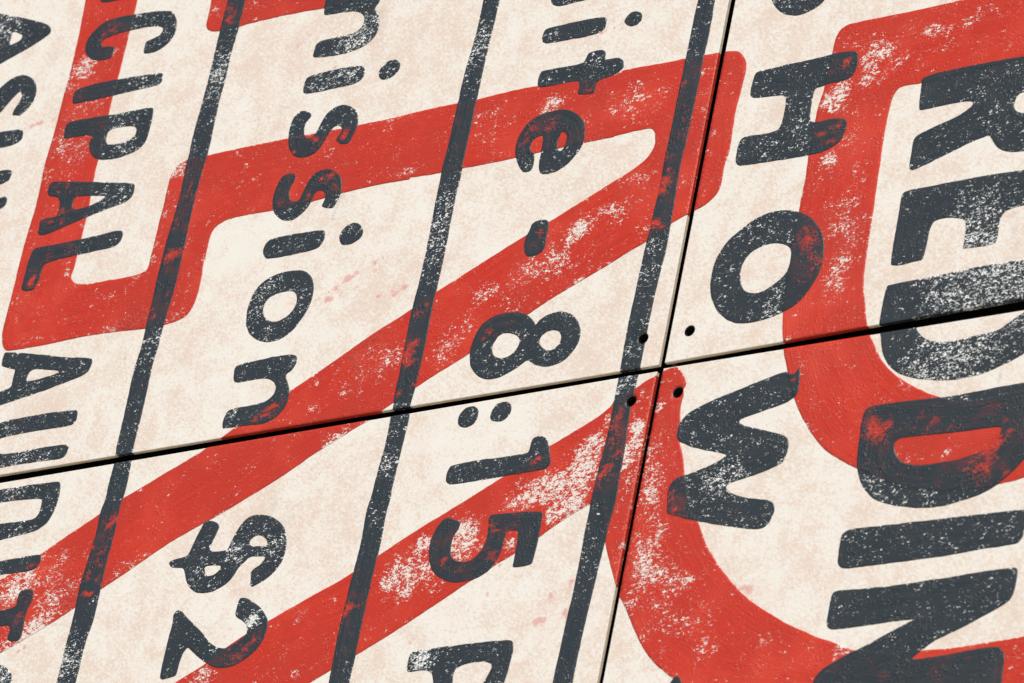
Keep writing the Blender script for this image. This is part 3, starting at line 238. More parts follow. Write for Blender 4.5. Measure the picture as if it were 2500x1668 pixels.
BLEED = "368,59.3,14.4,1 380.6,32.3,10.2,0.8 368.7,14.6,6.1,0.4 362.5,75.2,7.7,0.5 488.4,-181.2,14.5,1.1 500.1,-192.4,12.1,0.9 509.6,-177.3,5.8,0.6 545,-173.4,8.7,0.4 562.2,-190.1,9.5,0.5 587.1,-196.3,8.6,0.4 537.6,-186.4,7.7,0.4 630.2,-228.3,14.2,1.1 629.2,-251.3,14.1,0.9 643,-221.1,9.4,0.7 655.2,-209,9.5,0.5 626.5,-176.7,9.5,0.5 608.4,-239,11.7,0.5 657.9,-255.5,6.6,0.7 164.5,172.7,9.6,1.3 161.7,160.3,7.4,1.3 162.2,119.2,6.9,1.5 171.5,112.4,7.4,0.9 166.7,187.7,4.3,1 163.7,295.2,8.5,0.6 172.5,264.6,9.6,0.6 173,248.8,6.4,0.6 161.2,201.7,5.4,1 164.8,-134,12.9,0.8 167.5,-158.9,10.1,0.5 164.3,-119.2,6.2,0.9 164.2,-180.3,7.2,1.1 157.7,-186.7,6.1,1 155,-198.4,6.1,0.7 173.9,-164.7,6.1,0.7 167.6,-109.9,6.2,0.8 -140.5,59,6.6,0.9 -129.9,68.6,3.3,1.5 -138.4,14.6,8.8,1 -134.5,21.7,4.9,1 -137.4,-1,7.6,0.8 -144.5,5.3,6.5,0.9 -124,-33.9,7.6,0.6 -136.2,-6.3,7.7,0.6 -141.3,-42.9,5.4,1 -145.5,-2.2,4.4,1 -145.8,-303.4,6.9,1.1 -147.9,-310.5,6.3,0.9 -131.8,-297.9,7.3,0.4 -132.8,-327.1,10.4,0.3 -525.9,286,9,0.6 -517.1,276,5.9,0.5 -532.5,242.9,8.3,0.6 -521.4,202.4,9.5,0.9 -530.2,201.2,8.3,0.9 -508.7,200.1,5.9,0.8 -524.8,148.4,11.7,0.5 -532.1,119.8,5.3,1 -540.8,129.4,7,0.4 -512.7,-143,7.9,0.9 -522.8,-149.3,7.9,0.9 -515.2,-166,10.1,0.6 -537.4,-175.8,4.5,1.2 -520,-201.4,6.8,0.7 -534.2,-213.9,5.6,1 -517.7,-219.7,4.5,0.9 -530.9,-235.9,5.6,1.3 -523,-238.5,4.5,1.3 -526.1,-190.3,11.3,0.5 -533.2,542.3,8.7,0.9 -527.8,526.7,7.3,1.2 8,135.3,5.4,0.9 16.3,122.4,4.4,0.5 6.2,119,6.5,0.5 -34.8,279.1,7.7,0.8 -8.7,274,11,0.7 -36.9,263.6,5.6,0.7 11,259.6,6.6,0.8 -46.1,254.7,7.7,0.5 30.5,322.2,8.8,0.7 35.7,310.5,5.6,0.8 -311.8,267.8,8.1,1.1 -302.1,252.4,5.8,1 -325.8,265,4.6,1.2 -338.8,246.7,6.9,0.9 -379.7,245.1,7,0.9 -379.2,335.6,4.7,0.7 -347.5,320.6,5.3,0.9 -305.3,323.9,5.8,0.9 -307,318.8,4.7,0.8 -377.3,312,2.9,1.5 -350.8,310.2,2.3,1.5 -349.6,324.3,4.1,1 33.3,-266.2,10.3,0.9 28.6,-233.9,9.4,0.7 51.6,-229.8,15.5,0.4 -29,-262.6,6.2,1.1 -30.6,-267.3,4.2,1 19.2,-227.7,6.2,0.6 373.8,278.4,6.3,0.8 378.2,282.7,4.7,0.9 370,271.5,4.7,0.7 344,287.2,4.7,0.6 380.3,200.3,5.2,1 373.6,181.3,5.1,1 366.3,192.9,6.2,0.7 385.8,184,5.2,0.6 355.2,192.5,5.2,0.6 -740.6,199.4,5.5,1.8 -738.5,207.4,4.3,1.5 -765.3,468.7,7.6,0.3 -740.5,460.8,3.8,0.7 -718.4,296.4,7.3,1 -716.6,279.2,5.6,1 -734.2,285.2,5.6,1 -722.1,331.1,6.2,0.7 -768,477.9,5,0.4 -733,324.6,3.7,1 -722.7,235.4,7.3,0.5 -695.4,238.9,8.5,0.5 -717.8,549.4,11.3,0.7 -727,536.7,7.6,0.5 -623.6,-257.3,9.1,0.8 -623,-229,8,0.5 -623.1,-187.5,3.4,1.2 -628.6,-189.4,2.9,1.2 -322.4,-33.6,8.9,0.8 -330,-37.6,6.7,0.7 -340.7,-41.1,4.5,0.9 -317.8,-29.1,5.1,0.8 -342.3,-46.1,5.6,0.5 -279.9,-338.1,9.6,0.9 -291.8,-346.5,8.6,0.8 -269.4,-324.6,8.6,0.6 -301.7,-330.5,7.5,0.4 298,-446.1,1,0 253.1,-224.6,9,0.7 262.3,-245.1,9,0.8 249.9,-233.7,7,0.5 381.4,-107.1,3.5,1.4 377,-96.7,2.5,1.2 -34,17.9,5.3,1.2 -40.2,8.7,4.3,0.8 67,-156.1,4.2,1 62.1,-157.9,4.1,0.8 70.6,-153.2,2.6,1.3"
PINK = "-275.7,100.3,4.5,0.9 -267.1,112.1,4.5,0.8 -252.5,122.8,5.1,1.2 -242.6,129,3.4,0.8 -219,138.1,3.9,0.7 -208.4,141.5,2.8,0.6 -269.7,99.3,3.4,0.6 -237.8,109.6,4.5,0.5 -256.7,105,3.9,0.5 -213.4,126.5,3.9,0.4 -201.7,90.3,5.6,0.5 -183,94.9,7.8,0.5 -169.5,97.8,6.6,0.5 -219.1,80.1,5,0.3 -215.3,111,3.4,0.3 -219.5,163.6,3.3,0.6 -254.8,155,4.5,0.2 -427.5,465.6,8.4,0.35 -412.3,465.3,6,0.4 -401.1,468.6,6,0.3 -411.8,439.8,7.1,0.35 -394.6,478.6,4.8,0.3 -354,436.3,5.9,0.3 -430.8,455,6,0.2 -345.3,420.6,3.6,0.8 -495.7,377.9,4.8,0.4 110.6,-353.1,7.1,0.7 120.8,-352,4,0.6 144.7,-343.2,6,0.5 149,-350.9,4,0.7 145.3,-310,5,0.8 144.7,-319.5,5.1,0.5 124.5,-321.6,8,0.25 122.9,-326.1,4,0.3 38.1,-310.3,2.5,0.8 122.3,-335.6,10.1,0.25 46.5,-277.6,3.6,0.8 -52.5,-356.5,4.2,0.6 -26.5,-398,4.1,0.3 372.9,-349.4,5.8,0.9 364.8,-346.1,3.9,0.8 -793.7,433.7,3.1,1.2 -807.4,431.8,3.8,0.9 -800.2,433.8,2.5,0.8 -774.5,434,2.5,0.6 73.6,391,2.2,0.7 63.3,387.8,2.2,0.7 51.8,390.2,2.2,0.6 35.7,388.2,2.8,0.9 40.9,389.8,2.2,0.6 -603.9,-293.1,3.4,0.9 -611.7,-297.3,2.8,0.9 -658.4,-57.8,2.4,1.5 -161.2,-323.5,2.6,0 -594.8,301.6,4.9,0.3 322.9,42.4,6.1,0.25 83.5,-277.8,5.1,0 456.8,-140.7,1,0 294.7,328.6,1.1,0 -293.1,100.7,1.7,0.928662 -288.8,102.8,2.1,0.742321 -284.5,105,1,0.121779 -280.3,107.1,2,0.468027 -276,109.3,1.8,0.999345 -271.7,111.4,1.1,0.516182 -267.4,113.6,2.3,0.10937 -263.1,115.7,1.4,0.697363 -258.8,117.9,1.4,0.952656 -254.6,120,2.3,0.298876 -250.3,122.1,1.1,0.212056 -246,124.3,1.7,0.888208 -239.2,126.8,1.3,0.74293 -233.8,129,1.7,0.593857 -228.4,131.1,0.8,0.0974233 -223,133.3,1.6,0.374421 -217.6,135.5,1.4,0.799476 -212.3,137.7,0.8,0.412946 -206.9,139.8,1.8,0.087496 -201.5,142,1.1,0.557891 -196.2,144.1,1.1,0.762125 -190.8,146.3,1.8,0.239101 -277.6,96.4,1.5,0.74293 -271.3,98.2,1.9,0.593857 -265,99.9,0.9,0.0974233 -258.8,101.6,1.8,0.374421 -221.6,125.3,1.5,0.464331 -216.3,127,1.9,0.37116 -211,128.7,0.9,0.0608895 -205.8,130.5,1.8,0.234013 -225.7,83.9,1.8,0.464331 -220.5,85.6,2.4,0.37116 -215.2,87.3,1.1,0.0608895 -209.9,89,2.2,0.234013 -204.6,90.8,2,0.499672 -199.4,92.5,1.2,0.258091 -181.4,88.3,2.2,0.650063 -177.4,90.5,2.8,0.519625 -173.4,92.6,1.3,0.0852453 -169.3,94.8,2.7,0.327619 -165.3,96.9,2.3,0.699541 -161.3,99,1.4,0.361327 92.9,-355.6,2,0.74293 98.4,-354.2,2.5,0.593857 103.8,-352.8,1.2,0.0974233 109.2,-351.4,2.4,0.374421 114.6,-350,2.1,0.799476 120,-348.6,1.3,0.412946 100.4,-330.4,2,0.417898 105.5,-328.3,2.6,0.334044 110.7,-326.1,1.2,0.0548006 115.9,-324,2.4,0.210612 121.1,-321.9,2.1,0.449705 126.2,-319.8,1.3,0.232282 131.4,-317.7,2.7,0.0492165 143.1,-347.7,2,0.650063 145.4,-344.9,2.5,0.519625 147.7,-342,1.2,0.0852453 150,-339.2,2.4,0.327619 -824.8,429.4,1.4,0.835796 -817.9,430.2,1.9,0.668089 -811,431,0.9,0.109601 -804.1,431.9,1.8,0.421224 -797.3,432.7,1.6,0.89941 -790.4,433.5,0.9,0.464564 -783.6,434.3,2,0.098433 -776.7,435.1,1.2,0.627627 -769.9,436,1.2,0.85739 27.6,387.2,0.9,0.74293 33.6,388.2,1.2,0.593857 39.6,389.2,0.5,0.0974233 45.6,390.1,1.1,0.374421 51.6,391.1,1,0.799476 57.6,392.1,0.6,0.412946 63.6,393,1.2,0.087496 69.6,394,0.8,0.557891 75.5,394.9,0.7,0.762125 -428.5,446.1,2.7,0.325032 -423.6,450.3,3.5,0.259812 -418.6,454.6,1.6,0.0426227 -413.7,458.9,3.4,0.163809 -408.7,463.2,3,0.349771 -403.8,467.4,1.8,0.180664 -398.9,471.7,3.8,0.0382795 -393.9,476,2.3,0.244077 -389,480.2,2.2,0.33343 354.2,-342.3,1.9,0.835796 360.1,-347.3,2.4,0.668089 366,-352.2,1.1,0.109601 371.9,-357.2,2.3,0.421224 377.8,-362.1,2,0.89941 383.6,-367,1.2,0.464564"
GREY = "-293.8,468.6,10.7,0.35 -295,485.7,7.1,0.3 -293.3,418.2,7,0.25 -303.6,448.3,8.3,0.2 -295.7,207.9,2.3,0.6 -295.1,214.8,2.9,0.7 -294,222.2,2.9,0.6 -292.3,229.4,2.9,0.5 -289.4,236.5,3.5,0.4 -285.5,246.6,4,0.35 -255.8,494.2,1.2,0 -295,119.5,4,0.35 -297.8,130.7,3.4,0.3 -284.6,-157.4,7.7,0.3 -261.5,-180.9,8.7,0.25 631.1,-141,2.4,0.5 630.9,-145.7,2.4,0.55 630.2,-150.2,1.9,0.45 621.1,28.4,4.4,0.35 616.4,48.6,3.9,0.3 625.2,8.3,4.3,0.3 -560.2,70.5,1.8,0.8 -561.8,76.1,1.8,0.5 558.2,-137.8,1.9,0.9 558.4,-144.9,1.9,0.6 -291.4,-262.2,5.4,0.2 173.8,165.8,1.1,0"
PALEB = "-439.2,187.8,35.1,0.8 -412.4,199.3,29,0.8 -460.9,224.4,17.6,0.7 -320.4,-85.6,33.5,0.2 -31.4,115.3,43.5,0.4 6.8,-149.6,47.7,0.6 -64.1,-124.1,31.8,0.5 380.3,-285.2,24.2,0.8 394.4,-333.7,19.5,0.9 267.3,117.7,15.6,0.6 -268,-21.4,33.2,0.5 -397.5,30.7,34,0.4 -846.2,567.5,38.5,0.35 -781.1,501,31.7,0.3 -18.8,-317.4,25.6,0.5 -479.1,338.3,35.9,0.5 -427.3,-142.2,44.6,0.5 30.3,-299.6,25.8,0.3 -244.1,-248.5,27,0.5 -265.8,-295.4,27,0.4 -510.2,-99.1,22.6,0.4 -652.4,209,12,0.9 342,-137.1,44.8,0.35 240.3,-360.2,24.6,0.3 507.2,-421.5,28.1,0.3 524.2,-79.9,29.6,0 79.7,54.7,32,0.35 -486.4,-34.4,22.8,-0.3 -672.3,20.9,47.1,-0.3 222.6,80.3,26,0 -328.2,56.3,33.7,0.2 162.3,-84.4,31,0.4 365.9,-131.2,29.8,0.4 65,-98.9,31.8,0.2 -361.1,488.5,23.9,0.1 -12.3,431,45.3,0.15 -405.4,379.6,35.4,-0.2 -251.4,354.5,34.8,-0.2 -213.9,440.6,46.4,-0.2"

HOLES = [(176.2, -25.5), (235.3, -26.0), (235.5, -100.2), (176.8, -101.5)]
HOLE_R = 6.6

# ------------------------------------------------------------------ small node helper
class NT:
    def __init__(s, name):
        s.m = bpy.data.materials.new(name); s.m.use_nodes = True
        s.t = s.m.node_tree; s.t.nodes.clear()
        s.out = s.t.nodes.new('ShaderNodeOutputMaterial'); s.b = s.t.nodes.new('ShaderNodeBsdfPrincipled')
        s.t.links.new(s.b.outputs[0], s.out.inputs[0])
        s.co = s.t.nodes.new('ShaderNodeTexCoord').outputs['Object']
    def put(s, sock, v):
        if isinstance(v, bpy.types.NodeSocket): s.t.links.new(v, sock)
        else: sock.default_value = v
    def math(s, op, a, b=0.0, c=None, clamp=False):
        n = s.t.nodes.new('ShaderNodeMath'); n.operation = op; n.use_clamp = clamp
        s.put(n.inputs[0], a); s.put(n.inputs[1], b)
        if c is not None: s.put(n.inputs[2], c)
        return n.outputs[0]
    def attr(s, name):
        n = s.t.nodes.new('ShaderNodeAttribute'); n.attribute_name = name; return n.outputs['Fac']
    def mapping(s, scale=(1, 1, 1), rot=(0, 0, 0), loc=(0, 0, 0), vec=None):
        n = s.t.nodes.new('ShaderNodeMapping'); s.put(n.inputs[0], vec or s.co)
        n.inputs['Scale'].default_value = scale; n.inputs['Rotation'].default_value = rot; n.inputs['Location'].default_value = loc
        return n.outputs[0]
    def noise(s, scale, detail=2.0, rough=0.5, dist=0.0, vec=None):
        n = s.t.nodes.new('ShaderNodeTexNoise'); s.put(n.inputs['Vector'], vec or s.co)
        n.inputs['Scale'].default_value = scale; n.inputs['Detail'].default_value = detail
        n.inputs['Roughness'].default_value = rough; n.inputs['Distortion'].default_value = dist
        return n.outputs['Fac']
    def combine(s, x, y, z):
        n = s.t.nodes.new('ShaderNodeCombineXYZ'); s.put(n.inputs[0], x); s.put(n.inputs[1], y); s.put(n.inputs[2], z); return n.outputs[0]
    def step(s, v, lo, hi):
        n = s.t.nodes.new('ShaderNodeMapRange'); n.interpolation_type = 'SMOOTHSTEP'
        s.put(n.inputs[0], v); n.inputs[1].default_value = lo; n.inputs[2].default_value = hi
        return n.outputs[0]
    def mix(s, f, a, b):
        n = s.t.nodes.new('ShaderNodeMix'); n.data_type = 'RGBA'
        s.put(n.inputs[0], f)
        s.put(n.inputs[6], a if isinstance(a, bpy.types.NodeSocket) else (*a, 1)); s.put(n.inputs[7], b if isinstance(b, bpy.types.NodeSocket) else (*b, 1))
        return n.outputs[2]
    def sepxyz(s):
        n = s.t.nodes.new('ShaderNodeSeparateXYZ'); s.put(n.inputs[0], s.co); return n.outputs
    def bump(s, h, dist, strength=1.0, normal=None):
        n = s.t.nodes.new('ShaderNodeBump'); s.put(n.inputs['Height'], h); n.inputs['Distance'].default_value = dist; n.inputs['Strength'].default_value = strength
        if normal is not None: s.put(n.inputs['Normal'], normal)
        return n.outputs[0]

BARE_GLINT = (0.87, 0.865, 0.83)      # undercoat showing through chips, with sun glints painted into the same specks
PALE = (0.775, 0.74, 0.67)
BEIGE = (0.705, 0.578, 0.485)
RED_C = (0.60, 0.038, 0.012)
DARK_C = (0.019, 0.028, 0.033)

def panel_material():
    s = NT('limewashed_cement_board')
    grain = s.mapping(scale=(1, 1, 1.0), rot=(0, math.radians(-35), 0))
    fine = s.noise(270, 5, 0.68, 0.9, s.mapping(scale=(0.75, 1, 1.15), vec=grain))
    med = s.noise(30, 3, 0.55, 0.4)
    big = s.noise(7, 2, 0.5)
    pale = s.attr('pale')
    v = s.math('ADD', s.math('MULTIPLY', s.math('SUBTRACT', fine, 0.5), 3.0), s.math('MULTIPLY', s.math('SUBTRACT', med, 0.5), 1.5))
    v = s.math('ADD', v, s.math('MULTIPLY', s.math('SUBTRACT', big, 0.5), 0.9))
    v = s.math('SUBTRACT', v, s.math('MULTIPLY', pale, 0.40))
    f = s.step(v, -0.28, 0.42)
    c = s.mix(f, PALE, BEIGE)
    # slightly rosier patches
    rose = s.step(s.noise(16, 3, 0.6, 0.3, s.mapping(loc=(3, 1, 2))), 0.48, 0.75)
    c = s.mix(s.math('MULTIPLY', rose, 0.16), c, (0.73, 0.55, 0.48))
    speck = s.step(s.noise(520, 2, 0.5), 0.69, 0.76)
    c = s.mix(s.math('MULTIPLY', speck, 0.4), c, (0.55, 0.38, 0.30))
    dirt = s.step(s.noise(240, 2, 0.6, 0.0, s.mapping(loc=(7, 7, 7))), 0.775, 0.80)
    c = s.mix(s.math('MULTIPLY', dirt, 0.7), c, (0.22, 0.17, 0.14))
    streak = s.noise(480, 4, 0.7, 0.6, s.mapping(scale=(0.5, 1, 1.3), rot=(0, math.radians(-32), 0)))
    pk = s.attr('pink')
    pkf = s.step(s.math('ADD', streak, s.math('MULTIPLY', pk, 0.42)), 0.60, 0.78)
    pkf = s.math('MULTIPLY', pkf, s.math('MULTIPLY', pk, 1.5, clamp=True))
    c = s.mix(s.math('MULTIPLY', pkf, 0.45, clamp=True), c, (0.60, 0.10, 0.10))
    c = s.mix(s.math('MULTIPLY', pk, 0.13), c, (0.70, 0.33, 0.29))
    gr = s.math('MULTIPLY', s.attr('grey'), s.step(streak, 0.25, 0.70))
    c = s.mix(s.math('MULTIPLY', gr, 0.85, clamp=True), c, (0.22, 0.22, 0.21))
    s.put(s.b.inputs['Base Color'], c)
    s.b.inputs['Roughness'].default_value = 0.72
    s.b.inputs['Specular IOR Level'].default_value = 0.25
    h = s.math('ADD', s.math('MULTIPLY', s.noise(260, 4, 0.6), 0.6), s.math('MULTIPLY', med, 0.8))
    s.put(s.b.inputs['Normal'], s.bump(h, 0.0007, 0.5))
    return s.m

def board_edge_material():
    s = NT('raw_board_edge')
    c = s.mix(s.step(s.noise(120, 4, 0.6), 0.35, 0.65), (0.68, 0.57, 0.42), (0.78, 0.68, 0.52))
    s.put(s.b.inputs['Base Color'], c); s.b.inputs['Roughness'].default_value = 0.85
    s.put(s.b.inputs['Normal'], s.bump(s.noise(350, 3), 0.0005, 0.6))
    return s.m

def paint_common(s, wear_gain):
    global chipv
    sx = s.sepxyz()
    edge = s.attr('edge')                                   # metres to the outline of the brush shape
    wav = s.math('MULTIPLY', s.math('SUBTRACT', s.noise(9, 2, 0.5), 0.5), 0.016)
    st = s.combine(s.math('MULTIPLY', s.math('ADD', edge, wav), 900.0), s.math('MULTIPLY', sx[0], 16.0), s.math('MULTIPLY', sx[2], 16.0))
    streak = s.noise(1.0, 4, 0.65, 0.0, st)
    wear = s.attr('wear')
    chipv = s.mapping(scale=(0.72, 1, 1.18), rot=(0, math.radians(-38), 0))
    fine = s.noise(330, 3.0, 0.52, 1.5, chipv)
    big = s.noise(190, 2.0, 0.5, 0.7, s.mapping(loc=(5, 2, 9), vec=chipv))
    med = s.noise(42, 2.5, 0.6, 0.5, s.mapping(loc=(1, 8, 3)))
    return sx, edge, streak, wear, fine, big, med

def lump_glints(s):
    # small trowel lumps under the paint that catch the sun
    l = s.noise(330, 1.0, 0.45, 0.3, s.mapping(loc=(2, 2, 4)))
    return s.math('MULTIPLY', s.step(l, 0.52, 0.80), s.step(s.noise(38, 2, 0.6, 0, s.mapping(loc=(4, 1, 1))), 0.42, 0.62))

def red_material():
    s = NT('worn_red_paint')
    sx, edge, streak, wear, fine, big, med = paint_common(s, 1)
    v = s.math('ADD', s.math('MULTIPLY', fine, 0.72), s.math('MULTIPLY', big, 0.34))
    v = s.math('ADD', v, s.math('MULTIPLY', s.math('SUBTRACT', med, 0.5), 0.30))
    v = s.math('ADD', v, s.math('MULTIPLY', s.math('MINIMUM', s.math('ADD', wear, 0.16), 1.12), 0.195))
    near = s.step(edge, 0.0026, 0.0)                         # ragged outline
    v = s.math('ADD', v, s.math('MULTIPLY', near, s.math('MULTIPLY', s.step(s.noise(14, 3), 0.45, 0.65), 0.12)))
    chip = s.step(v, 0.722, 0.755)
    tone = s.mix(s.step(streak, 0.32, 0.66), RED_C, (0.48, 0.024, 0.008))
    tone = s.mix(s.math('MULTIPLY', s.step(s.noise(6, 4, 0.65, 0.8), 0.38, 0.64), 0.85), tone, (0.49, 0.033, 0.014))
    tone = s.mix(s.math('MULTIPLY', s.step(s.noise(11, 3, 0.6), 0.45, 0.75), 0.6), tone, (0.68, 0.068, 0.032))
    # thin paint where the board grins through pink
    thin = s.math('MULTIPLY', s.step(v, 0.64, 0.73), 0.22)
    tone = s.mix(thin, tone, (0.72, 0.25, 0.19))
    s.put(s.b.inputs['Base Color'], s.mix(chip, tone, (0.77, 0.69, 0.62)))
    s.put(s.b.inputs['Roughness'], s.math('ADD', 0.44, s.math('MULTIPLY', chip, 0.3)))
    s.b.inputs['Specular IOR Level'].default_value = 0.42
    lumps = lump_glints(s)
    h = s.math('ADD', s.math('MULTIPLY', streak, 0.85), s.math('MULTIPLY', lumps, 1.0))
    h = s.math('ADD', h, s.math('MULTIPLY', s.math('SUBTRACT', 1.0, chip), 0.35))
    h = s.math('ADD', h, s.math('MULTIPLY', s.math('MULTIPLY', s.step(s.noise(95, 5, 0.75, 1.2), 0.45, 0.8), s.attr('crust')), 2.2))
    s.put(s.b.inputs['Normal'], s.bump(h, 0.00075, 0.8))
    return s.m

def dark_material():
    s = NT('worn_charcoal_paint')
    sx, edge, streak, wear, fine, big, med = paint_common(s, 1)
    over = s.attr('over_red')
    v = s.math('ADD', s.math('MULTIPLY', fine, 0.75), s.math('MULTIPLY', big, 0.30))
    v = s.math('ADD', v, s.math('MULTIPLY', s.math('SUBTRACT', med, 0.5), 0.22))
    v = s.math('ADD', v, s.math('MULTIPLY', wear, 0.135))
    v = s.math('SUBTRACT', v, s.math('MULTIPLY', over, 0.22))
    near = s.step(edge, 0.0022, 0.0)
    v = s.math('ADD', v, s.math('MULTIPLY', s.math('MULTIPLY', near, s.math('SUBTRACT', 1.0, over)), 0.035))
    chip = s.step(v, 0.702, 0.717)
    # red layer grinning through
    bl = s.attr('bleed')
    rv = s.math('ADD', s.math('MULTIPLY', s.noise(130, 5, 0.72, 1.0, chipv), 0.85), s.math('MULTIPLY', streak, 0.25))
    rv = s.math('ADD', rv, s.math('MULTIPLY', s.math('MINIMUM', bl, 1.3), 0.19))
    redf = s.math('MULTIPLY', s.math('MULTIPLY', s.step(rv, 0.62, 0.86), over), 0.85)
    veil = s.math('MULTIPLY', s.math('MULTIPLY', s.step(s.noise(28, 3, 0.6), 0.5, 0.72), over), 0.09)
    redf = s.math('ADD', redf, veil, clamp=True)
    tone = s.mix(s.step(streak, 0.35, 0.68), DARK_C, (0.034, 0.041, 0.045))
    tone = s.mix(s.math('MULTIPLY', s.step(s.noise(20, 3), 0.45, 0.7), 0.5), tone, (0.034, 0.039, 0.046))
    c = s.mix(redf, tone, RED_C)
    grey = s.step(s.noise(520, 2, 0.5, 0.0, s.mapping(loc=(9, 3, 3))), 0.36, 0.56)
    c = s.mix(chip, c, s.mix(grey, (0.36, 0.38, 0.38), BARE_GLINT))
    s.put(s.b.inputs['Base Color'], c)
    s.put(s.b.inputs['Roughness'], s.math('ADD', 0.46, s.math('MULTIPLY', chip, 0.3)))
    s.b.inputs['Specular IOR Level'].default_value = 0.42
    h = s.math('ADD', s.math('MULTIPLY', streak, 0.7), s.math('MULTIPLY', lump_glints(s), 1.6))
    h = s.math('ADD', h, s.math('MULTIPLY', s.math('SUBTRACT', 1.0, chip), 0.35))
    s.put(s.b.inputs['Normal'], s.bump(h, 0.00075, 0.8))
    return s.m

def plain(name, c, rough):
    s = NT(name); n = s.noise(60, 3)
    s.put(s.b.inputs['Base Color'], s.mix(n, c, tuple(0.6*v for v in c))); s.b.inputs['Roughness'].default_value = rough
    return s.m

M_PANEL = panel_material(); M_EDGE = board_edge_material(); M_RED = red_material(); M_DARK = dark_material()
M_BLACK = plain('joint_shade_black', (0.006, 0.006, 0.006), 0.9)  # near-black backing; the shade in the open joints is put into its colour
M_HOLE_SHADE = plain('hole_shade_black', (0.008, 0.008, 0.008), 0.75)  # black that stands in for the darkness inside the drilled holes

# ------------------------------------------------------------------ outline tools
def parse(s): return np.array([[float(v) for v in p.split(',')] for p in s.split()])
def blobs(s):
    return np.array([[float(v) for v in p.split(',')] for p in s.split()])
def round_loop(P, cap=3.4):
    """brush-rounded outline: gentle turns become curves, sharp corners small fillets"""
    n = len(P); out = []
    for i in range(n):
        a, b, c = P[i-1], P[i], P[(i+1) % n]
        u, w = a-b, c-b; lu, lw = np.linalg.norm(u), np.linalg.norm(w)
        if lu < 1e-6 or lw < 1e-6: continue
        u /= lu; w /= lw
        turn = math.degrees(math.acos(max(-1, min(1, -float(u@w)))))
        lim = 1e9 if turn < 50 else cap
        ru, rw = min(0.5*lu, lim), min(0.5*lw, lim)
        p0, p2 = b+u*ru, b+w*rw
        k = 2 if turn < 8 else (4 if turn < 30 else 5)
        for j in range(k):
            t = (j+0.5)/k
            out.append((1-t)**2*p0+2*t*(1-t)*b+t*t*p2)
    Q = np.array(out)
    # split long runs and add a faint hand tremble
    R = []
    for i in range(len(Q)):
        a, b = Q[i], Q[(i+1) % len(Q)]; d = np.linalg.norm(b-a); m = max(1, int(d/2.6))
        for j in range(m): R.append(a+(b-a)*j/m)
    R = np.array(R)
    nrm = np.roll(R, -1, 0)-np.roll(R, 1, 0); nrm = np.stack([-nrm[:, 1], nrm[:, 0]], 1)
    nrm /= np.maximum(np.linalg.norm(nrm, axis=1, keepdims=True), 1e-9)
    tr = rng.normal(0, 0.22, len(R)); tr = tr*0.5+np.roll(tr, 1)*0.25+np.roll(tr, -1)*0.25
    ph = np.cumsum(rng.normal(0, 0.10, len(R))); ph -= np.linspace(ph[0], ph[-1], len(R)); ph = np.clip(ph-ph.mean(), -0.35, 0.35)
    return R+nrm*(tr+ph)[:, None]
def inside(pts, loops):
    r = np.zeros(len(pts), bool)
    for lp in loops:
        a = lp; b = np.roll(lp, -1, 0)
        for i0 in range(0, len(pts), 4000):
            p = pts[i0:i0+4000]; x, y = p[:, 0:1], p[:, 1:2]
            cnd = (a[:, 1] > y) != (b[:, 1] > y)
            with np.errstate(divide='ignore', invalid='ignore'):
                xi = (b[:, 0]-a[:, 0])*(y-a[:, 1])/(b[:, 1]-a[:, 1])+a[:, 0]
            r[i0:i0+4000] ^= (np.sum(cnd & (x < xi), 1) % 2).astype(bool)
    return r
def dist_to(pts, loops):
    r = np.full(len(pts), 1e9)
    a = np.concatenate(loops); b = np.concatenate([np.roll(l, -1, 0) for l in loops]); d = b-a
    L2 = np.maximum((d**2).sum(1), 1e-12)
    for i0 in range(0, len(pts), 1500):
        p = pts[i0:i0+1500][:, None, :]
        t = np.clip(((p-a)*d).sum(2)/L2, 0, 1)
        q = a+t[..., None]*d-p
        r[i0:i0+1500] = np.sqrt((q**2).sum(2).min(1))
    return r
def ring(loops, off, sgn_in=True):
    """points just inside the outline"""
    P = []
    for lp in loops:
        t = np.roll(lp, -1, 0)-np.roll(lp, 1, 0); n = np.stack([-t[:, 1], t[:, 0]], 1)
        n /= np.maximum(np.linalg.norm(n, axis=1, keepdims=True), 1e-9)
        for s in (1, -1): P.append(lp+s*n*off)
    P = np.concatenate(P)
    return P[inside(P, loops) & (dist_to(P, loops) > off*0.8)]
def gauss(pts, B):
    v = np.zeros(len(pts))
    for x, y, r, a in B:
        d2 = (pts[:, 0]-x)**2+(pts[:, 1]-y)**2
        v += a*np.exp(-d2/(r*r))
    return v
def grid(lo, hi, s):
    xs = np.arange(lo[0], hi[0], s); zs = np.arange(lo[1], hi[1], s*0.866); P = []
    for k, z in enumerate(zs): P.append(np.stack([xs+(0.5*s if k % 2 else 0), np.full(len(xs), z)], 1))
    if not P: return np.zeros((0, 2))
    P = np.concatenate(P); return P+rng.uniform(-0.12*s, 0.12*s, P.shape)
def segs_near(loops, lo, hi):
    a = np.concatenate(loops); b = np.concatenate([np.roll(l, -1, 0) for l in loops])
    mn = np.minimum(a, b); mx = np.maximum(a, b)
    m = (mx >= lo).all(1) & (mn <= hi).all(1)
    return np.stack([a[m], b[m]], 1)
def dist_segs(pts, S, far=1e9):
    r = np.full(len(pts), far)
    if len(S) == 0: return r
    a, b = S[:, 0], S[:, 1]; d = b-a; L2 = np.maximum((d**2).sum(1), 1e-12)
    for i0 in range(0, len(pts), 1500):
        p = pts[i0:i0+1500][:, None, :]
        t = np.clip(((p-a)*d).sum(2)/L2, 0, 1); q = a+t[..., None]*d-p
        r[i0:i0+1500] = np.sqrt((q**2).sum(2).min(1))
    return r
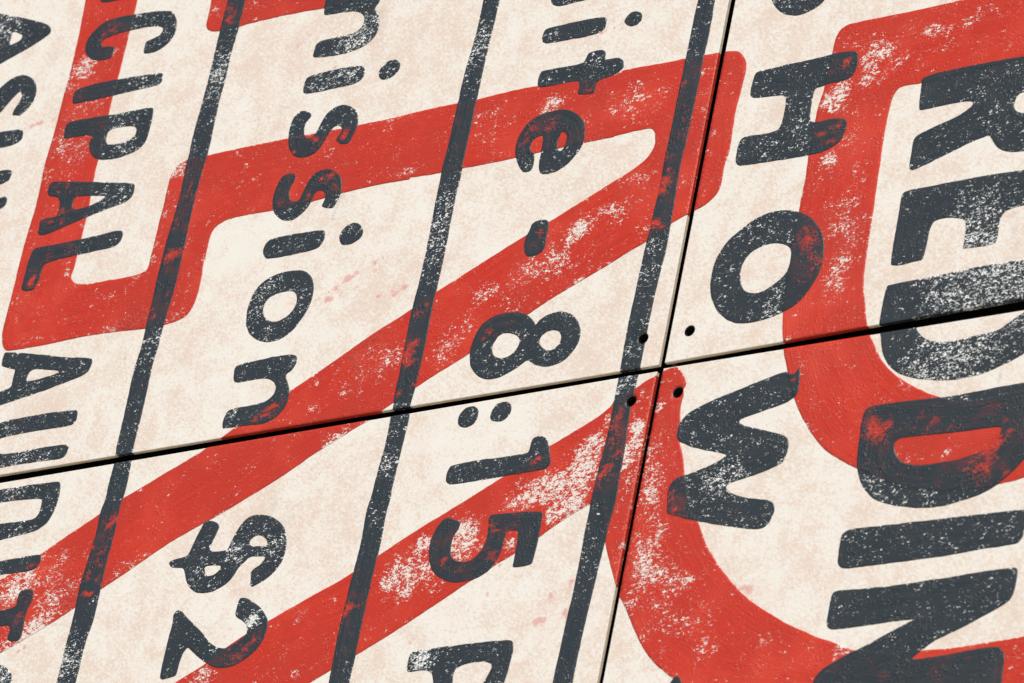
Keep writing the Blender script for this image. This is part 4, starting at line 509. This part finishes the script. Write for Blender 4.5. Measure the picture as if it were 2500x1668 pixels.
def triangulate(pts, loops, keep, segs=()):
    V = [tuple(p) for p in pts]; E = []
    for lp in loops:
        k = len(V); V += [tuple(p) for p in lp]; n = len(lp)
        E += [(k+i, k+(i+1) % n) for i in range(n)]
    for S in segs:
        for a_, b_ in S:
            k = len(V); V += [tuple(a_), tuple(b_)]; E.append((k, k+1))
    vo, eo, fo, *_ = delaunay_2d_cdt([Vector(v) for v in V], E, [], 0, 1e-4)
    vo = np.array([tuple(v) for v in vo]); fo = np.array([f for f in fo if len(f) == 3])
    c = vo[fo].mean(1); m = keep(c); fo = fo[m]
    if len(fo) == 0: return None, None
    # consistent winding
    a, b, c = vo[fo[:, 0]], vo[fo[:, 1]], vo[fo[:, 2]]
    ar = (b[:, 0]-a[:, 0])*(c[:, 1]-a[:, 1])-(b[:, 1]-a[:, 1])*(c[:, 0]-a[:, 0])
    fo = fo[np.abs(ar) > 1e-5]; ar = ar[np.abs(ar) > 1e-5]
    fo[ar < 0] = fo[ar < 0][:, ::-1]
    used = np.unique(fo); mp = -np.ones(len(vo), int); mp[used] = np.arange(len(used))
    return vo[used], mp[fo]
def border(F):
    """directed border edges"""
    E = {}
    for f in F:
        for i in range(3):
            a, b = int(f[i]), int(f[(i+1) % 3]); E[(a, b)] = 1
    return [(a, b) for (a, b) in E if (b, a) not in E]
def make(name, verts, faces, mats, parent=None, mat_index=None, attrs=None, smooth=None):
    me = bpy.data.meshes.new(name); me.from_pydata([tuple(v) for v in verts], [], [tuple(int(i) for i in f) for f in faces])
    for m in mats: me.materials.append(m)
    if mat_index is not None: me.polygons.foreach_set('material_index', mat_index)
    if attrs:
        for k, v in attrs.items():
            a = me.attributes.new(k, 'FLOAT', 'POINT'); a.data.foreach_set('value', np.asarray(v, dtype=np.float32))
    if smooth is not None: me.polygons.foreach_set('use_smooth', smooth)
    me.update()
    o = bpy.data.objects.new(name, me); COL.objects.link(o)
    if parent: o.parent = parent
    return o

# ------------------------------------------------------------------ wall panels
XL, XR, ZT, ZB = -1120.0, 930.0, 830.0, -690.0
UL = lambda x: -0.00314*x-61.200
UR = lambda x: 0.00818*x-62.174
LL = lambda x: 0.00044*x-69.862
LR = lambda x: -0.00764*x-65.889
VLu = (203.272, 201.167); VRu = (210.892, 211.550); VLl = (203.093, 204.004); VRl = (210.984, 211.114)
PANELS = [
 ('upper left', [(XL, UL(XL)), (VLu[0], UL(VLu[0])), (VLu[1], ZT), (XL, ZT)],
  'upper left cream panel painted with worn charcoal letters CIPAL and ission', [0]),
 ('upper right', [(VRu[0], UR(VRu[0])), (XR, UR(XR)), (XR, ZT), (VRu[1], ZT)],
  'upper right cream panel painted with big charcoal letters H, O, R and E', [1]),
 ('lower left', [(XL, ZB), (VLl[1], ZB), (VLl[0], LL(VLl[0])), (XL, LL(XL))],
  'lower left cream panel painted with a charcoal dollar sign, 2 and :15', [3]),
 ('lower right', [(VRl[1], ZB), (XR, ZB), (XR, LR(XR)), (VRl[0], LR(VRl[0]))],
  'lower right cream panel painted with big charcoal letters W, D, I and N', [2]),
]
MM = 0.001
HOLE_LOOPS = [np.array([(hx+HOLE_R*math.cos(t), hz+HOLE_R*math.sin(t)) for t in np.linspace(0, 2*math.pi, 41)[:-1]]) for hx, hz in HOLES]
THICK = 4.4
pink, grey, pale = blobs(PINK), blobs(GREY), blobs(PALEB)
def dense(loop, s):
    P = np.array(loop, float); out = []
    for i in range(len(P)):
        a, b = P[i], P[(i+1) % len(P)]; m = max(1, int(np.linalg.norm(b-a)/s))
        out += [a+(b-a)*j/m for j in range(m)]
    return np.array(out)
def shrink(loop, d):
    P = np.array(loop, float); c = P.mean(0); return P-np.sign(P-c)*d
panels = []
for tag_, poly, label, hol in PANELS:
    P0 = np.array(poly, float); org = P0.min(0)
    e = bpy.data.objects.new('sign_panel', None); COL.objects.link(e); e.location = (org[0]*MM, 0, org[1]*MM)
    e.empty_display_size = 0.1
    e['label'] = label; e['category'] = 'sign panel'; e['group'] = 'painted sign panels'
    panels.append((e, org, P0, tag_))
    outer = dense(P0, 12); inner = dense(shrink(P0, 0.7), 12)
    hl = [HOLE_LOOPS[i] for i in hol]; hin = [np.array([(HOLES[i][0]+(HOLE_R+0.5)*math.cos(t), HOLES[i][1]+(HOLE_R+0.5)*math.sin(t)) for t in np.linspace(0, 2*math.pi, 41)[:-1]]) for i in hol]
    pts = grid(P0.min(0)+6, P0.max(0)-6, 14)
    for B in (pink, grey):
        for x, y, r, a in B:
            if inside(np.array([[x, y]]), [shrink(P0, 6)])[0]:
                g_ = grid(np.array([x-2.4*r, y-2.4*r]), np.array([x+2.4*r, y+2.4*r]), max(r*0.6, 1.2)); pts = np.concatenate([pts, g_])
    pts = pts[inside(pts, [shrink(P0, 4)])]
    for h in HOLES: pts = pts[np.hypot(pts[:, 0]-h[0], pts[:, 1]-h[1]) > HOLE_R+1.5]
    V, F = triangulate(pts, [outer, inner]+hl+hin, lambda c: inside(c, [P0]) & ~inside(c, hl))
    d_out = np.minimum(dist_to(V, [P0]), dist_to(V, hl))
    y = np.where(d_out < 0.3, 0.3, 0.0)
    n0 = len(V)
    B = border(F); idx = sorted({i for ed in B for i in ed}); mp = {v: n0+k for k, v in enumerate(idx)}
    verts = [((p[0]-org[0])*MM, yy*MM, (p[1]-org[1])*MM) for p, yy in zip(V, y)]
    verts += [((V[i][0]-org[0])*MM, THICK*MM, (V[i][1]-org[1])*MM) for i in idx]
    faces = [tuple(f) for f in F]+[(b, a, mp[a], mp[b]) for a, b in B]
    n1 = len(faces); k0 = len(verts)
    verts += [((p[0]-org[0])*MM, THICK*MM, (p[1]-org[1])*MM) for p in P0]; # plain back
    mi = [0]*len(F)+[1]*len(B)
    full = np.array([(v[0]/MM+org[0], v[2]/MM+org[1]) for v in verts])
    board = make('board', verts, faces, [M_PANEL, M_EDGE], e, mi,
         dict(pink=np.clip(gauss(full, pink), 0, 1.4), grey=np.clip(gauss(full, grey), 0, 1), pale=np.clip(gauss(full, pale), -1, 1)), [False]*(len(F)+len(B)))
    for i in hol:                                            # black liner added in each drilled hole; its colour holds the hole's shade
        hx, hz = HOLES[i][0]-org[0], HOLES[i][1]-org[1]; N = 24; vs = []; fs = []
        for rad, yy in ((HOLE_R-0.1, 12.0), (HOLE_R-0.1, 0.35), (HOLE_R-0.35, 0.35), (HOLE_R-0.4, 11.0), (2.6, 11.0), (2.0, 10.0)):
            vs += [((hx+rad*math.cos(2*math.pi*k/N))*MM, yy*MM, (hz+rad*math.sin(2*math.pi*k/N))*MM) for k in range(N)]
        for q in range(5):
            fs += [(q*N+k, q*N+(k+1) % N, (q+1)*N+(k+1) % N, (q+1)*N+k) for k in range(N)]
        fs.append(tuple(5*N+k for k in range(N)))
        make('hole_shade_liner', vs, fs, [M_HOLE_SHADE], e)

print('boards', time.time()-T0)
# ------------------------------------------------------------------ paint films
H_RED, H_DARK = 0.40, 0.32
def prof(d): t = np.clip(d/1.0, 0, 1); return 0.35+0.65*t*t*(3-2*t)
def bbox_hit(a, b): return (a.min(0) < b.max(0)).all() and (b.min(0) < a.max(0)).all()
red_loops = [[round_loop(parse(s)) for s in lps] for _, _, _, lps in RED]
crust_blobs = np.array([(-560, 96, 45, 1.0), (-585, 70, 50, .6), (-205, 40, 35, .8), (-230, 20, 30, .6), (-540, -250, 45, .6), (-505, -230, 30, .5)])
dark_wear, red_wear, bleed = blobs(DARK_WEAR), blobs(RED_WEAR), blobs(BLEED)
ALLRED = [l for ls in red_loops for l in ls]
RED_RING = np.concatenate([ring(ls, 1.0) for ls in red_loops])
count = 0
def film(name, label, loops, red, spacing):
    global count
    bb = np.concatenate(loops)
    blo, bhi = bb.min(0), bb.max(0)
    near_red = [] if red else [l for l in ALLRED if bbox_hit(l, bb)]
    red_segs = segs_near(near_red, blo-3, bhi+3) if near_red else []
    own_ring = ring(loops, 1.0)
    for e, org, P0, tag_ in panels:
        if not bbox_hit(bb, P0): continue
        grow = np.array([(p[0]+(0.3 if p[0] > P0[:, 0].mean() else -0.3), p[1]+(0.3 if p[1] > P0[:, 1].mean() else -0.3)) for p in P0])
        lo = np.maximum(bb.min(0), grow.min(0)); hi = np.minimum(bb.max(0), grow.max(0))
        pts = grid(lo, hi, spacing)
        if len(pts): pts = pts[inside(pts, loops)]
        if len(pts): pts = pts[dist_to(pts, loops) > 1.5]
        rg = own_ring; pts = np.concatenate([pts, rg]) if len(rg) else pts
        if near_red:
            m_ = (RED_RING > blo).all(1) & (RED_RING < bhi).all(1); rr = RED_RING[m_]
            if len(rr): rr = rr[inside(rr, loops)]
            pts = np.concatenate([pts, rr])
            # keep other points off the red outline so the step stays crisp
        cut_segs = segs_near([dense(grow, 3.0)], blo-0.5, bhi+0.5)
        pts = pts[inside(pts, [grow])] if len(pts) else pts
        lcl = [HOLE_LOOPS[i] for i in range(4) if bbox_hit(HOLE_LOOPS[i], bb)]
        cons = list(loops)+lcl
        V, F = triangulate(pts, cons, lambda c: inside(c, loops) & inside(c, [grow]) & (~inside(c, lcl) if lcl else True), [cut_segs]+([red_segs] if len(red_segs) else []))
        if V is None or len(F) < 8: continue
        d_own = dist_to(V, loops); d_cut = dist_to(V, [grow])
        d = np.minimum(d_own, d_cut)
        if lcl: d = np.minimum(d, dist_to(V, lcl))
        if red:
            top = H_RED*prof(d); over = np.zeros(len(V))
        else:
            top = H_DARK*prof(d); over = np.zeros(len(V))
            if near_red:
                dr = dist_segs(V, red_segs, 99.0)
                ins = np.zeros(len(V), bool)
                for rl in red_loops: ins |= inside(V, rl)
                ins &= dr > 1e-3
                on = dr <= 1e-3
                top = top+np.where(ins, H_RED*prof(dr), np.where(on, H_RED*0.35, 0.0))
                over = np.where(ins, np.clip(dr/1.0, 0, 1), 0.0)
        n0 = len(V)
        B = border(F); idx = sorted({i for ed in B for i in ed}); mp = {v: n0+k for k, v in enumerate(idx)}
        verts = [((p[0]-org[0])*MM, -t*MM, (p[1]-org[1])*MM) for p, t in zip(V, top)]
        verts += [((V[i][0]-org[0])*MM, (3.9 if d_cut[i] < 0.05 else 0.05)*MM, (V[i][1]-org[1])*MM) for i in idx]
        faces = [tuple(f) for f in F]+[(b, a, mp[a], mp[b]) for a, b in B]
        pos = np.concatenate([V, V[idx]]) if idx else V
        w = gauss(pos, red_wear if red else dark_wear)
        if not red: w = w+0.42
        ext = lambda a_: np.concatenate([a_, a_[idx]])
        at = dict(wear=w, edge=ext(d_own)*MM)
        if red: at['crust'] = np.clip(gauss(pos, crust_blobs), 0, 1)
        else: at['over_red'] = ext(over); at['bleed'] = gauss(pos, bleed)
        o = make(name, verts, faces, [M_RED if red else M_DARK], e, None, at, [True]*len(F)+[False]*len(B))
        o['label'] = label
        count += len(faces)
for (nm, lb, br, lps), lo in zip(RED, red_loops): film(nm, lb, lo, True, 4.5)
for nm, lb, br, lps in DARK: film(nm, lb, [round_loop(parse(s)) for s in lps], False, 3.2)
print('film faces', count, time.time()-T0)

# ------------------------------------------------------------------ wall behind the panels
def box(name, x0, x1, y0, y1, z0, z1, mat, parent=None):
    v = [(x*MM, y*MM, z*MM) for x in (x0, x1) for y in (y0, y1) for z in (z0, z1)]
    f = [(0, 1, 3, 2), (4, 6, 7, 5), (0, 4, 5, 1), (2, 3, 7, 6), (0, 2, 6, 4), (1, 5, 7, 3)]
    return make(name, v, f, [mat], parent)
w = box('wall', XL-40, XR+40, 46, 146, ZB-40, ZT+40, M_BLACK); w['kind'] = 'structure'

# unseen paving added below the wall to bounce light onto the lower board edges
g_ = NT('bounce_paving'); gc = g_.mix(g_.noise(6, 5, 0.6), (0.34, 0.31, 0.27), (0.44, 0.41, 0.36)); g_.put(g_.b.inputs['Base Color'], gc); g_.b.inputs['Roughness'].default_value = 0.9
gr_ = make('bounce_ground', [(-40, -40, -4.3), (40, -40, -4.3), (40, 40, -4.3), (-40, 40, -4.3)], [(0, 1, 2, 3)], [g_.m]); gr_['kind'] = 'structure'
